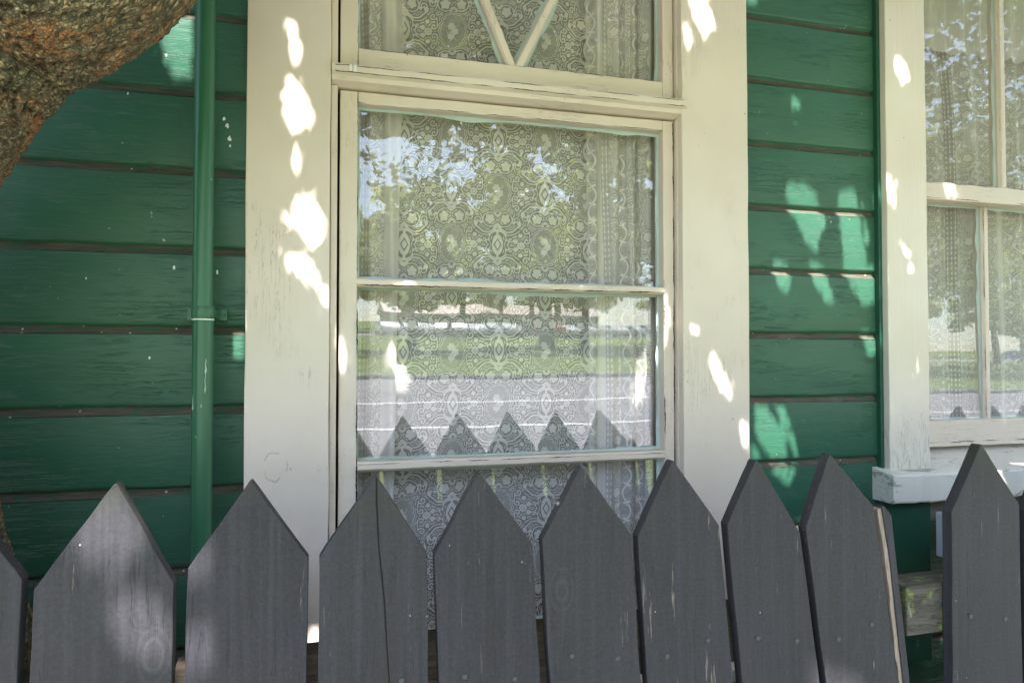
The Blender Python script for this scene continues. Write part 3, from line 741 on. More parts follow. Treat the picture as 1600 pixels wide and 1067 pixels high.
acurtain('flat centre lace curtain with oval medallions in the middle window', .02, .80, .84, 2.56, 1.580, .0075, .19, TW-.388+.02+.0, -1.89+.0, None, seed=1)
acurtain('gathered narrow lace drape at the left side of the middle window', -.04, .125, .84, 2.56, 1.553, .010, .042, .03, .06, None, seed=3, skew=.018, netadd=.22,
         bands=((.0, .03, 'scroll'), (.055, .085, 'plain'), (.085, .12, 'lines'), (.16, .22, 'plain')))
acurtain('gathered lace drape with scrolled borders at the right side of the middle window', .595, .83, .84, 2.56, 1.553, .0125, .050, .11, .02, None, seed=5, netadd=.22,
         bands=((.0, .035, 'scroll'), (.035, .062, 'plain'), (.062, .085, 'lines'), (.115, .150, 'scroll'), (.165, .20, 'scroll'), (.23, .27, 'plain')))
acurtain('gathered lace curtain hanging in the right window', 1.50, 2.45, 1.22, 2.60, 1.622, .013, .068, .04, .10, None, seed=8, dx=.0020, gather=1.0, netadd=.32,
         bands=((.10, .13, 'plain'), (.30, .33, 'lines'), (.52, .56, 'plain')))
# short pale valance at the top of the right window
xs = np.arange(1.50, 2.45, .006); zs = np.linspace(2.385, 2.75, 60); X, Z = np.meshgrid(xs, zs)
Zb = Z+(.012*np.abs(np.sin(X*55)))*(1-(Z-2.385)/.365)
o = grid_mesh('curtain_valance', X, 1.595+.011*np.sin(X*105)+.005*np.sin(X*37), Zb, M['lace'], None, dict(lace=X*0+.01, net=X*0+.85))
tag(o, 'short pale sheer valance across the top of the right window', 'valance')

# ================================================================ PICKET FENCE
PK = [((-0.456, 1.217), (-0.381, 1.218), (-0.427, 1.326), -0.50, -0.420),
((-0.368, 1.204), (-0.205, 1.198), (-0.277, 1.335), -0.400, -0.220),
((-0.187, 1.218), (-0.033, 1.22), (-0.11, 1.331), -0.210, -0.040),
((-0.018, 1.219), (0.132, 1.216), (0.058, 1.33), -0.018, 0.155),
((0.144, 1.21), (0.293, 1.216), (0.21, 1.328), 0.190, 0.360),
((0.309, 1.222), (0.456, 1.219), (0.372, 1.33), 0.376, 0.532),
((0.467, 1.216), (0.611, 1.225), (0.528, 1.334), 0.542, 0.715),
((0.626, 1.225), (0.764, 1.203), (0.681, 1.329), 0.745, 0.925),
((0.776, 1.21), (0.915, 1.238), (0.826, 1.333), 0.940, 1.090),
((1.082, 1.22), (1.239, 1.225), (1.152, 1.34), 1.074, 1.243),
((1.253, 1.21), (1.409, 1.226), (1.331, 1.334), 1.255, 1.406)]
for i in range(1, 8): PK.insert(0, ((-.456-.163*i, 1.217), (-.305-.163*i, 1.218), (-.381-.163*i, 1.33), -.49-.163*i, -.335-.163*i))
PK[7] = ((-0.535, 1.217), (-0.381, 1.218), (-0.455, 1.329), -0.57, -0.420)
for i in range(7): a = PK[i]; PK[i] = tuple((p[0]-.085, p[1]) if isinstance(p, tuple) else p-.085 for p in a)
for i in range(1, 9): PK.append(((1.253+.165*i, 1.21), (1.405+.165*i, 1.22), (1.331+.165*i, 1.33), 1.255+.165*i, 1.406+.165*i))
fence = empty('picket_fence', 'weathered charcoal picket fence with pointed tops standing in front of the green house', 'fence', (0, 1.0, 0))
FT = .021
def picket(L_, R_, T_, lb, rb, seed, mat=None, name='picket', split=None):
    rs = np.random.default_rng(seed)
    zb = .05
    def seg(p, q, n, amp):
        t_ = np.linspace(0, 1, n, endpoint=False); e_ = (value_noise(t_*n*.5+seed*3.1, t_*0+seed, 17)-.5)*amp*2
        d = np.array(q)-np.array(p); nn = np.array([d[1], -d[0]])/np.linalg.norm(d)
        return [tuple(np.array(p)+d*t_[i]+nn*(e_[i] if 0 < i else 0)) for i in range(n)]
    # the cut top is seldom quite sharp
    b = .0035; tip = [(T_[0]-b*.55, T_[1]-b*.8), (T_[0]+b*.3, T_[1]-.0003), (T_[0]+b, T_[1]-b)]
    poly = seg((lb, zb), L_, 34, .0010)+seg(L_, tip[0], 9, .0007)+tip[:2]+seg(tip[2], R_, 9, .0007)+seg(R_, (rb, zb), 34, .0010)+[(rb, zb)]
    m = MB(); y0 = 1.0+rs.uniform(-.0015, .0015); m.prism(poly, 'y', y0, y0+FT)
    o = m.build(name, mat or M['picket'], fence, .0012, 2)
    return o, y0
pickets = []
for i, q in enumerate(PK):
    o, y0 = picket(*q, seed=i+2)
    pickets.append(o)
    # nail heads where the picket crosses the upper rail
    L_, R_, T_, lb, rb = q
    if -.7 < L_[0] < 1.4:
        for k, fx in enumerate((.25, .75)):
            zz = 1.030+.012*((i*7+k*3) % 5-2)/2; s_ = (L_[1]-zz)/(L_[1]-.05)
            x = (L_[0]+(lb-L_[0])*s_)*(1-fx)+(R_[0]+(rb-R_[0])*s_)*fx
            m = MB(); m.tube([(0, 0, 0), (0, -.0012, 0), (0, -.0016, 0)], [.0042, .0040, .0026], 14)
            nobj = m.build('nail', M['nailp'], o); nobj.matrix_parent_inverse = Matrix.Identity(4); nobj.location = (x, y0-1.0-.0002+0, zz)
            nobj.location = (x, y0-.0004, zz)
            nobj.matrix_parent_inverse = Matrix.Translation((0, -1.0, 0)) if False else o.matrix_world.inverted_safe()
# split in the fourth picket seen from the left: a thin dark wedge groove
m = MB(); pts = [(.0600, 1.327), (.0605, 1.29), (.0640, 1.225), (.0720, 1.15), (.0760, 1.08), (.0830, .99), (.0885, .90), (.090, .86)]
wd_ = [.0012, .0013, .0010, .0013, .0010, .0009, .0005, .0001]
vs = []; 
for (x, z), w_ in zip(pts, wd_): vs += [(x-w_, .9988, z), (x+w_, .9988, z)]
sp = [p for p in pickets if abs(p.data.vertices[0].co.x+.018) < .01]
m.add(vs, [(2*i, 2*i+1, 2*i+3, 2*i+2) for i in range(len(pts)-1)]); m.build('split_crack', M['dark'], sp[0] if sp else fence)
# narrow broken picket: charcoal strip with bare wood down its left side
m = MB(); m.prism([(.9345, 1.236), (.9385, 1.2385), (.9545, 1.2215), (.9560, 1.210), (1.092, .06), (1.078, .06), (.965, 1.02), (.9500, 1.15)], 'y', 1.004, 1.004+FT)
bp = m.build('picket', M['picket'], fence, .0012); bp['label'] = 'narrow split picket with bare wood edge'
m = MB(); zz = np.linspace(0, 1, 26); le = [(.9255+(.965+.105*0-.9255)*0, 0)]
L1 = [(.9262+.0225*s_**1.0*1.0+ (.118*s_*s_ if s_ > 0 else 0)*.0, 1.2385-.30*s_) for s_ in zz]
def edge(z): return np.interp(z, [.06, 1.02, 1.15, 1.236], [1.078, .965, .950, .9345])
poly_r = [(edge(z), z) for z in np.linspace(1.234, .55, 40)]
poly_l = [(edge(z)-.0095+.0035*float(value_noise(np.array([z*60.]), np.array([2.]), 19)[0])-(0 if z > .62 else 0), z) for z in np.linspace(.55, 1.231, 40)]
m.prism([(a-.0004, b) for a, b in poly_r]+poly_l, 'y', 1.0065, 1.0065+FT*.8); bw = m.build('bare_wood_edge', M['bare'], bp)
# rails and posts
def rail(x0, x1, z0, z1, y0=1.0235, y1=1.068, mat=None, seed=0):
    n = 60; m = MB(); t_ = np.linspace(0, 1, n); e_ = (value_noise(t_*40, t_*0+seed, 77)-.5)*.003
    vs = []
    for i in range(n):
        x = x0+(x1-x0)*t_[i]; vs += [(x, y0, z0+e_[i]), (x, y0, z1+e_[i]), (x, y1, z1+e_[i]), (x, y1, z0+e_[i])]
    m.add(vs, [(i*4+k, i*4+(k+1) % 4, i*4+4+(k+1) % 4, i*4+4+k) for i in range(n-1) for k in range(4)]+[(0, 1, 2, 3), ((n-1)*4+3, (n-1)*4+2, (n-1)*4+1, (n-1)*4)])
    return m.build('rail', mat or M['rail'], fence, .003)
rail(-1.7, .968, .988, 1.078); rail(-1.7, 2.7, .30, .385, seed=4)
st = rail(1.004, 2.7, .996, 1.086, 1.0235, 1.085, M['stub'], 2); st['label'] = 'weathered rail end with green lichen'
m = MB(); m.prism([(.972, .05), (.975, 1.085), (.985, 1.103), (1.005, 1.111), (1.030, 1.107), (1.044, 1.092), (1.046, .05)], 'y', 1.088, 1.165)
m.build('post', M['stub'], fence, .006)
for x in (-1.2, 2.4):
    m = MB(); m.prism([(x, .05), (x, 1.09), (x+.04, 1.11), (x+.09, 1.09), (x+.09, .05)], 'y', 1.070, 1.16); m.build('post', M['stub'], fence, .006)
m = MB(); m.tube([(1.003, 1.02, 1.052), (.999, 1.012, 1.045), (.996, 1.006, 1.038)], .0016, 8); m.build('nail', M['metal'], fence)

# ================================================================ STREET TREE: trunk between fence and wall, crown overhead
tree = empty('street_tree', 'thick old tree with flaky brown bark leaning over the left end of the fence', 'tree', (-.70, 1.23, 0))
TP = [(-.68, 1.235, -.05, .23), (-.630, 1.235, .5, .190), (-.607, 1.23, .95, .168), (-.655, 1.22, 1.20, .160), (-.715, 1.185, 1.50, .160), (-.668, 1.13, 1.762, .172), (-.536, 1.085, 1.996, .184),
      (-.350, 1.06, 2.190, .190), (-.43, 1.02, 2.55, .185), (-.66, .90, 3.05, .17), (-.72, .70, 3.7, .15), (-.70, .4, 4.5, .12), (-.6, 0, 5.6, .07)]
def spline(P_, n):
    P_ = np.array(P_); d = np.r_[0, np.cumsum(np.linalg.norm(np.diff(P_[:, :3], axis=0), axis=1))]
    t_ = np.linspace(0, d[-1], n); out = []
    # Catmull-Rom resampling
    for tt in t_:
        i = min(max(np.searchsorted(d, tt)-1, 0), len(P_)-2); u_ = (tt-d[i])/(d[i+1]-d[i])
        p0, p1, p2, p3 = P_[max(i-1, 0)], P_[i], P_[i+1], P_[min(i+2, len(P_)-1)]
        out.append(.5*((2*p1)+(-p0+p2)*u_+(2*p0-5*p1+4*p2-p3)*u_**2+(-p0+3*p1-3*p2+p3)*u_**3))
    return np.array(out), t_
def ridged(x, y, seed): return 1-np.abs(2*value_noise(x, y, seed)-1)
def bark_tube(P_, n, k, parent, name, fine=True):
    C_, s_ = spline(P_, n); T_ = np.gradient(C_[:, :3], axis=0); T_ /= np.linalg.norm(T_, axis=1)[:, None]
    up = np.array([.1, 1., .15]); A_ = np.cross(T_, up); A_ /= np.linalg.norm(A_, axis=1)[:, None]; B_ = np.cross(T_, A_)
    th = np.linspace(0, 2*np.pi, k, endpoint=False)
    Sg, Th = np.meshgrid(s_, th, indexing='ij'); rad = C_[:, 3][:, None]
    rr = .17
    u_ = np.cos(Th)*rr; v_ = np.sin(Th)*rr
    ca = Th*rr
    # plates, elongated along the limb; wrap seam sits on the far side
    warp = value_noise(ca*14, Sg*9, 1)*.05
    big = ridged((ca+warp*1.6)*30, (Sg+warp)*6.5, 2); mid = ridged((ca+warp)*62, Sg*34, 3); sm = value_noise(ca*190, Sg*130, 4); sm2 = value_noise(ca*420, Sg*300, 6)
    lump = value_noise(ca*7, Sg*5, 5)
    h = .22*(1-big**3)+.24*(1-mid**2.5)+.44*sm+.30*sm2
    disp = (lump-.5)*.022+(h-.6)*(.013 if fine else .01)
    rd = rad+disp
    P3 = C_[:, None, :3]+A_[:, None, :]*(np.cos(Th)*rd)[..., None]+B_[:, None, :]*(np.sin(Th)*rd)[..., None]
    fl = np.clip((h-.25)/.75, 0, 1)
    buv = np.stack([u_, v_, Sg], -1)
    return grid_mesh(name, P3[..., 0], P3[..., 1], P3[..., 2], M['bark'], parent, dict(flake=fl, buv=buv), True, True)
vis = [p for p in TP if p[2] < 2.6]
bark_tube(TP[:9], 1150, 540, tree, 'trunk')
bark_tube(TP[8:], 160, 60, tree, 'limb')
BR = [[(-.60, .90, 3.05, .10), (-.3, .3, 3.4, .07), (.2, -.5, 3.7, .05), (.9, -1.3, 3.9, .03), (1.6, -2.0, 4.0, .015)],
      [(-.72, .70, 3.7, .09), (-.2, -.4, 4.3, .06), (.6, -1.8, 4.7, .04), (1.5, -3.2, 4.9, .02)],
      [(-.70, .4, 4.5, .07), (-1.4, -.8, 5.1, .05), (-2.0, -2.2, 5.4, .03)],
      [(-.60, .90, 3.05, .08), (-1.2, .3, 3.5, .05), (-1.9, -.3, 3.7, .02)],
      [(.2, -.5, 3.7, .04), (1.2, -.9, 4.0, .03), (2.2, -1.3, 4.1, .015)]]
for b_ in BR: bark_tube(b_, 60, 18, tree, 'limb', False)

# --- leaves: dense enough to shade the wall, open where the sun comes through
SPOTS=[(1.44, [(-0.1, 2.194), (-0.079, 2.173), (-0.066, 2.122), (-0.075, 2.086), (-0.091, 2.1), (-0.094, 2.158)]),
(1.44, [(-0.095, 2.066), (-0.068, 2.05), (-0.043, 1.999), (-0.045, 1.966), (-0.086, 1.954), (-0.101, 2.001), (-0.103, 2.04)]),
(1.44, [(-0.082, 1.944), (-0.067, 1.899), (-0.072, 1.869), (-0.083, 1.878)]),
(1.44, [(-0.081, 1.823), (-0.042, 1.835), (-0.019, 1.784), (-0.022, 1.732), (-0.045, 1.72), (-0.072, 1.755), (-0.085, 1.787)]),
(1.44, [(-0.121, 1.776), (-0.085, 1.787), (-0.083, 1.765)]),
(1.44, [(-0.099, 1.705), (-0.053, 1.704), (-0.028, 1.666), (-0.044, 1.642), (-0.084, 1.671)]),
(1.44, [(-0.044, 1.672), (-0.009, 1.634), (-0.002, 1.588), (-0.028, 1.62)]),
(1.44, [(0.008, 1.604), (0.029, 1.562), (0.025, 1.503), (0.01, 1.549)]),
(1.44, [(0.804, 2.374), (0.857, 2.382), (0.878, 2.292), (0.848, 2.257), (0.821, 2.3)]),
(1.44, [(0.79, 2.288), (0.806, 2.298), (0.819, 2.235), (0.8, 2.221)]),
(1.44, [(0.853, 1.527), (0.879, 1.496), (0.926, 1.393), (0.889, 1.418), (0.862, 1.474)]),
(1.44, [(0.936, 1.352), (0.961, 1.343), (0.96, 1.279), (0.943, 1.298)]),
(1.44, [(0.803, 1.582), (0.834, 1.56), (0.813, 1.55)]),
(1.47, [(1.086, 1.928), (1.132, 1.94), (1.173, 1.917), (1.195, 1.861), (1.181, 1.763), (1.153, 1.786), (1.109, 1.857)]),
(1.47, [(1.178, 1.877), (1.203, 1.867), (1.206, 1.834), (1.193, 1.814), (1.18, 1.828)]),
(1.47, [(1.246, 1.917), (1.295, 1.929), (1.308, 1.875), (1.33, 1.741), (1.263, 1.738), (1.249, 1.856)]),
(1.47, [(1.318, 1.926), (1.327, 1.868), (1.348, 1.781), (1.326, 1.793)]),
(1.47, [(1.35, 1.919), (1.392, 1.897), (1.387, 1.838), (1.363, 1.862)]),
(1.47, [(1.154, 1.746), (1.196, 1.726), (1.233, 1.634), (1.208, 1.637), (1.178, 1.674)]),
(1.47, [(1.251, 1.738), (1.349, 1.741), (1.36, 1.645), (1.32, 1.636), (1.291, 1.663)]),
(1.47, [(1.053, 1.737), (1.084, 1.738), (1.107, 1.688), (1.092, 1.656), (1.065, 1.679)]),
(1.47, [(1.309, 1.57), (1.349, 1.562), (1.362, 1.516), (1.334, 1.504)]),
(1.47, [(0.999, 1.383), (1.031, 1.375), (1.079, 1.306), (1.091, 1.246), (1.044, 1.248), (0.998, 1.316)]),
(1.47, [(1.044, 1.389), (1.082, 1.369), (1.117, 1.273), (1.117, 1.248), (1.099, 1.249), (1.074, 1.33)]),
(1.47, [(0.984, 1.293), (1.019, 1.252), (0.983, 1.253)]),
(1.47, [(1.04, 1.229), (1.117, 1.226), (1.091, 1.187)]),
(1.47, [(1.108, 2.156), (1.131, 2.148), (1.134, 2.129), (1.115, 2.121)]),
(1.47, [(1.108, 2.091), (1.126, 2.096), (1.121, 2.082)]),
(1.47, [(1.119, 1.091), (1.156, 1.089), (1.155, 0.986), (1.133, 1.003)]),
(1.47, [(0.986, 2.391), (1.017, 2.396), (1.008, 2.373), (0.986, 2.371)]),
(1.44, [(1.393, 2.275), (1.429, 2.256), (1.444, 2.211), (1.42, 2.205), (1.396, 2.239)]),
(1.44, [(1.399, 1.798), (1.417, 1.792), (1.439, 1.752), (1.417, 1.759)]),
(1.44, [(1.425, 1.738), (1.446, 1.727), (1.446, 1.714), (1.428, 1.717)]),
(1.49, [(1.592, 1.975), (1.622, 1.977), (1.643, 1.933), (1.612, 1.931)]),
(1.37, [(1.602, 1.278), (1.664, 1.276), (1.694, 1.21), (1.621, 1.213)]),
(1.42, [(1.746, 1.255), (1.811, 1.253), (1.811, 1.229)]),
(1.47, [(-0.337, 2.143), (-0.316, 2.171), (-0.279, 2.191), (-0.277, 2.057), (-0.305, 2.056), (-0.327, 2.086)]),
(1.47, [(-0.21, 1.533), (-0.175, 1.548), (-0.174, 1.494), (-0.206, 1.51)]),
(1.44, [(-0.043, 0.958), (-0.024, 0.956), (-0.023, 0.915), (-0.043, 0.917)]),
(1.0, [(-0.298, 1.307), (-0.277, 1.33), (-0.249, 1.296), (-0.25, 1.254), (-0.272, 1.219), (-0.305, 1.245), (-0.327, 1.271)]),
(1.0, [(-0.28, 1.173), (-0.263, 1.19), (-0.229, 1.177), (-0.201, 1.123), (-0.206, 1.105), (-0.247, 1.11), (-0.27, 1.139)]),
(1.0, [(-0.19, 1.231), (-0.163, 1.237), (-0.165, 1.218), (-0.19, 1.203)]),
(1.0, [(-0.192, 1.131), (-0.164, 1.128), (-0.156, 1.085), (-0.178, 1.072), (-0.192, 1.089)]),
(1.0, [(0.777, 1.009), (0.838, 1.005), (0.87, 0.969), (0.889, 0.912), (0.798, 0.923)]),
(1.57, [(0.107, 1.494), (0.153, 1.499), (0.168, 1.46), (0.151, 1.434), (0.117, 1.438)]),
(1.57, [(0.714, 1.433), (0.749, 1.496), (0.761, 1.432), (0.745, 1.368), (0.726, 1.385)])]
sd = np.array(SD)
def to_wall(P_):                       # follow the sun ray down to the plane of the boards
    s_ = (P_[..., 1]-YB)/sd[1]; return P_[..., 0]-sd[0]*s_, P_[..., 2]-sd[2]*s_
CX0, CX1, CZ0, CZ1, CELL = -1.15, 2.35, -.2, 2.75, .004
gw, gh = int((CX1-CX0)/CELL), int((CZ1-CZ0)/CELL)
def raster(poly, dil=0.0):
    """cells of the wall plane inside a convex polygon"""
    p = np.array(poly); x0, z0 = p.min(0)-dil; x1, z1 = p.max(0)+dil
    i0, i1 = max(int((x0-CX0)/CELL), 0), min(int((x1-CX0)/CELL)+2, gw); j0, j1 = max(int((z0-CZ0)/CELL), 0), min(int((z1-CZ0)/CELL)+2, gh)
    if i1 <= i0 or j1 <= j0: return None
    X = CX0+(np.arange(i0, i1)+.5)*CELL; Z = CZ0+(np.arange(j0, j1)+.5)*CELL
    ar = sum(p[k][0]*p[(k+1) % len(p)][1]-p[(k+1) % len(p)][0]*p[k][1] for k in range(len(p)))
    s_ = 1 if ar > 0 else -1; ins = np.ones((j1-j0, i1-i0), bool)
    for k in range(len(p)):
        a, b = p[k], p[(k+1) % len(p)]; L_ = math.hypot(*(b-a))+1e-9
        ins &= s_*((b[0]-a[0])*(Z[:, None]-a[1])-(b[1]-a[1])*(X[None]-a[0]))/L_ >= -dil
    return (slice(j0, j1), slice(i0, i1)), ins
forb = np.zeros((gh, gw), bool)
for Y_, q in SPOTS:
    P_ = np.array([(x, Y_, z) for x, z in q]); xw, zw = to_wall(P_)
    P2 = np.stack([xw, zw], 1); c_ = P2.mean(0)
    a_ = np.argsort(np.arctan2(P2[:, 1]-c_[1], P2[:, 0]-c_[0])); r_ = raster(P2[a_], .0)
    r2 = raster(P2[a_], .005 if Y_ < 1.1 else .001 if Y_ > 1.46 else -.001)
    if r2 and r2[1].sum()*CELL*CELL > 3e-4: r_ = r2
    if r_: forb[r_[0]] |= r_[1]
LV = np.array([(0, -.5), (.42, -.17), (.5, .08), (0, .5), (-.5, .08), (-.42, -.17)])
def leaf_at(c, L_, W_, nrm, rot):
    n_ = nrm/np.linalg.norm(nrm); a = np.cross(n_, [0.3, .9, .1]); a /= np.linalg.norm(a); b = np.cross(n_, a)
    a2 = a*math.cos(rot)+b*math.sin(rot); b2 = -a*math.sin(rot)+b*math.cos(rot)
    P_ = c+LV[:, :1]*W_*a2+LV[:, 1:]*L_*b2; P_[3] -= n_*L_*.06; P_[0] -= n_*L_*.04
    return P_
cover = np.zeros((gh, gw), np.uint8); leaves = []
def try_leaf(xw, zw, L_, W_, need):
    low = zw < .72
    s_ = RNG.uniform(3.0, 4.4) if low else RNG.uniform(1.05, 1.9)
    c = np.array([xw, YB, zw])+sd*s_
    if c[2] < 2.3: return False
    nrm = sd+RNG.normal(0, .45, 3); P_ = leaf_at(c, L_, W_, nrm, RNG.uniform(0, 6.28))
    px, pz = to_wall(P_); r_ = raster(np.stack([px, pz], 1))
    if r_ is None: return False
    sl_, ins = r_
    if (forb[sl_] & ins).sum() > (.10*ins.sum() if L_ < .045 else 0): return False
    new = (ins & (cover[sl_] == 0)).sum()
    if new < need*ins.sum(): return False
    cover[sl_] += (ins & (cover[sl_] < 9)).astype(np.uint8); leaves.append(P_); return True
for k in range(8000):
    L_ = RNG.uniform(.09, .16); try_leaf(RNG.uniform(CX0, CX1), RNG.uniform(CZ0, CZ1), L_, L_*RNG.uniform(.42, .6), .15 if k > 3000 else 0)
for rnd, Ls in ((0, .11), (1, .085), (2, .07), (3, .05), (4, .04), (5, .03), (6, .022), (7, .018), (8, .016)):
    un = np.argwhere((cover == 0) & ~forb); RNG.shuffle(un); un = un[:9000]
    for j, i in un:
        if cover[j, i]: continue
        L_ = Ls*RNG.uniform(.8, 1.2)
        try_leaf(CX0+(i+.5)*CELL, CZ0+(j+.5)*CELL, L_, L_*RNG.uniform(.45, .65), .05)
print('leaves', len(leaves), 'uncovered', ((cover == 0) & ~forb).sum()/forb.size)
# looser foliage over the verge, mostly clumps added to block mirrored sky
def clumps(cs, n, rad, Lr, flat=.6):
    out = []
    for c in cs:
        for _ in range(n):
            d = RNG.normal(0, 1, 3); d /= np.linalg.norm(d); p = np.array(c)+d*rad*RNG.uniform(.2, 1)**.5*np.array([1, 1, flat])
            L_ = RNG.uniform(*Lr); lf = leaf_at(p, L_, L_*.5, RNG.normal(0, 1, 3)+np.array([0, 0, .8]), RNG.uniform(0, 6.28))
            px, pz = to_wall(lf); i_, j_ = ((px-CX0)/CELL).astype(int), ((pz-CZ0)/CELL).astype(int)
            if i_.max() > 0 and j_.max() > 0 and i_.min() < gw and j_.min() < gh and forb[max(j_.min(), 0):j_.max()+1, max(i_.min(), 0):i_.max()+1].any(): continue
            out.append(lf)
    return out
cs = []
cs += [(RNG.uniform(-.5, 4.5), RNG.uniform(-5.0, -1.6), 0) for _ in range(60)]  # unseen clumps added to keep bright sky out of the transom pane
cs = [c if c[2] else (c[0], c[1], 1.5+(3.02-c[1])*RNG.uniform(.40, .62)) for c in cs]
cs += [(RNG.uniform(-3.2, -1.5), RNG.uniform(-2, 1), RNG.uniform(2.9, 6)) for _ in range(16)]
cs += [(RNG.uniform(2.4, 4.5), RNG.uniform(-2.6, .2), RNG.uniform(3.6, 6)) for _ in range(16)]
leaves += clumps(cs, 150, .55, (.08, .13))
for _ in range(110):
    y_ = RNG.uniform(-6, -2.4); D_ = 3.02-y_; leaves += clumps([(RNG.uniform(.95, 1.40)*D_, y_, 1.5+D_*RNG.uniform(.26, .85))], 120, .6, (.08, .13))  # unseen clumps added to block sky reflections in the right window
# sprays that hang low over the path (seen mirrored in the top of the panes)
cs = [(RNG.uniform(.3, 3.2), RNG.uniform(-6.5, -3.6), RNG.uniform(3.5, 4.6)) for _ in range(30)]
leaves += clumps(cs, 60, .38, (.08, .13))
poly_mesh('crown', np.array(leaves), 6, M['leaf'], tree)

# ================================================================ PARK ACROSS THE ROAD (seen in the panes)
LG = [mat_leaf('park leaf light', (.13, .19, .035), (.20, .27, .05), .6, (.68, .72, .14)), mat_leaf('park leaf dark', (.06, .11, .022), (.11, .17, .035), .5, (.52, .56, .10))]
BM = mat_wood('park tree bark', (.07, .055, .04), (.13, .105, .08), st=(8, 8, 1))
def park_tree(h, r, seed, mat):
    rs = np.random.default_rng(seed); root = bpy.data.objects.new('park_tree', None); COL.objects.link(root)
    m = MB(); m.tube([(0, 0, -.4), (.05, 0, h*.15), (.0, .1, h*.35), (.15, 0, h*.62)], [h*.036, h*.026, h*.022, h*.008], 12)
    tips = []
    for k in range(9):
        a = k*2.4+rs.uniform(-.4, .4); z0 = h*rs.uniform(.22, .5); e = np.array([math.cos(a)*r*.62, math.sin(a)*r*.62, z0+h*rs.uniform(.12, .3)])
        m.tube([(0, 0, z0), tuple(np.array([e[0]*.45, e[1]*.45, z0+(e[2]-z0)*.55])), tuple(e)], [h*.012, h*.008, h*.003], 7); tips.append(e)
    t_ = m.build('trunk', BM); t_.parent = root
    fs = []
    ncl = 46
    for k in range(ncl):
        d = rs.normal(0, 1, 3); d /= np.linalg.norm(d); rr = rs.uniform(.35, 1)**.5
        c = np.array([d[0]*r*rr, d[1]*r*rr, h*.62+d[2]*h*.36*rr])
        cr = r*rs.uniform(.16, .30)
        for _ in range(150):
            q = rs.normal(0, 1, 3); q /= np.linalg.norm(q); p = c+q*cr*rs.uniform(.4, 1)*np.array([1, 1, .75])
            L_ = rs.uniform(.22, .42); n_ = q+rs.normal(0, .5, 3)+np.array([0, 0, .4]); fs.append(leaf_at(p, L_, L_*.7, n_, rs.uniform(0, 6.28)))
    c_ = poly_mesh('crown', np.array(fs), 6, mat); c_.parent = root
    return root
def copy_tree(o, parent=None):
    c = o.copy(); COL.objects.link(c)
    if parent: c.parent = parent
    for ch in list(o.children): copy_tree(ch, c)
    return c
protos = [park_tree(10.5, 4.6, 3, LG[0]), park_tree(13, 5.5, 4, LG[1]), park_tree(8.5, 3.6, 5, LG[0])]
ORD = 'first second third fourth fifth sixth seventh eighth ninth tenth eleventh twelfth thirteenth fourteenth fifteenth sixteenth seventeenth eighteenth nineteenth twentieth twenty-first twenty-second twenty-third twenty-fourth twenty-fifth twenty-sixth twenty-seventh twenty-eighth twenty-ninth thirtieth thirty-first thirty-second thirty-third thirty-fourth thirty-fifth thirty-sixth thirty-seventh thirty-eighth thirty-ninth'.split()
PT = [(-6, -30, 0, 1.1), (22.5, -37, 0, 1.55), (15.5, -40, 0, 1.5), (29, -44, 0, 1.7), (40, -37, 0, 1.5), (52, -50, 0, 1.7), (12.5, -88, 0, 1.6), (21, -90, 0, 1.7), (4.5, -90, 0, 1.65), (30, -86, 0, 1.6), (36, -92, 0, 1.7), (62, -34, 0, 1.2), (5.5, -34, 2, 1.15), (-1.5, -92, 1, 1.4), (19, -42, 0, 1.1), (28.2, -96, 0, 1.5), (-16, -46, 1, 1.2), (38, -46, 2, 1.25), (47, -62, 1, 1.1), (56, -40, 0, 1.1), (70, -55, 1, 1.15), (86, -64, 0, 1.2),
      (14, -116, 1, 1.3), (27, -120, 0, 1.2), (40, -118, 1, 1.35), (54, -122, 1, 1.2), (2, -118, 0, 1.3), (68, -118, 0, 1.3), (84, -122, 1, 1.3), (100, -100, 0, 1.3), (118, -116, 1, 1.4), (-14, -116, 1, 1.3), (-30, -90, 0, 1.3), (136, -98, 1, 1.3)]
used = set()
for i, (x, y, k, s_) in enumerate(PT):
    o = protos[k] if k not in used else copy_tree(protos[k]); used.add(k)
    o.location = (x, y, gz(y)-.1); o.scale = (s_, s_, s_); o.rotation_euler = (0, 0, i*1.7)
    rank = 1+sum(1 for p in PT if p[0] < x)
    tag(o, '%s tree across the road, %s from the left end of the park' % (('spreading light green', 'tall dark green', 'small light green')[k], ORD[rank-1]), 'tree', 'trees in the park across the road')

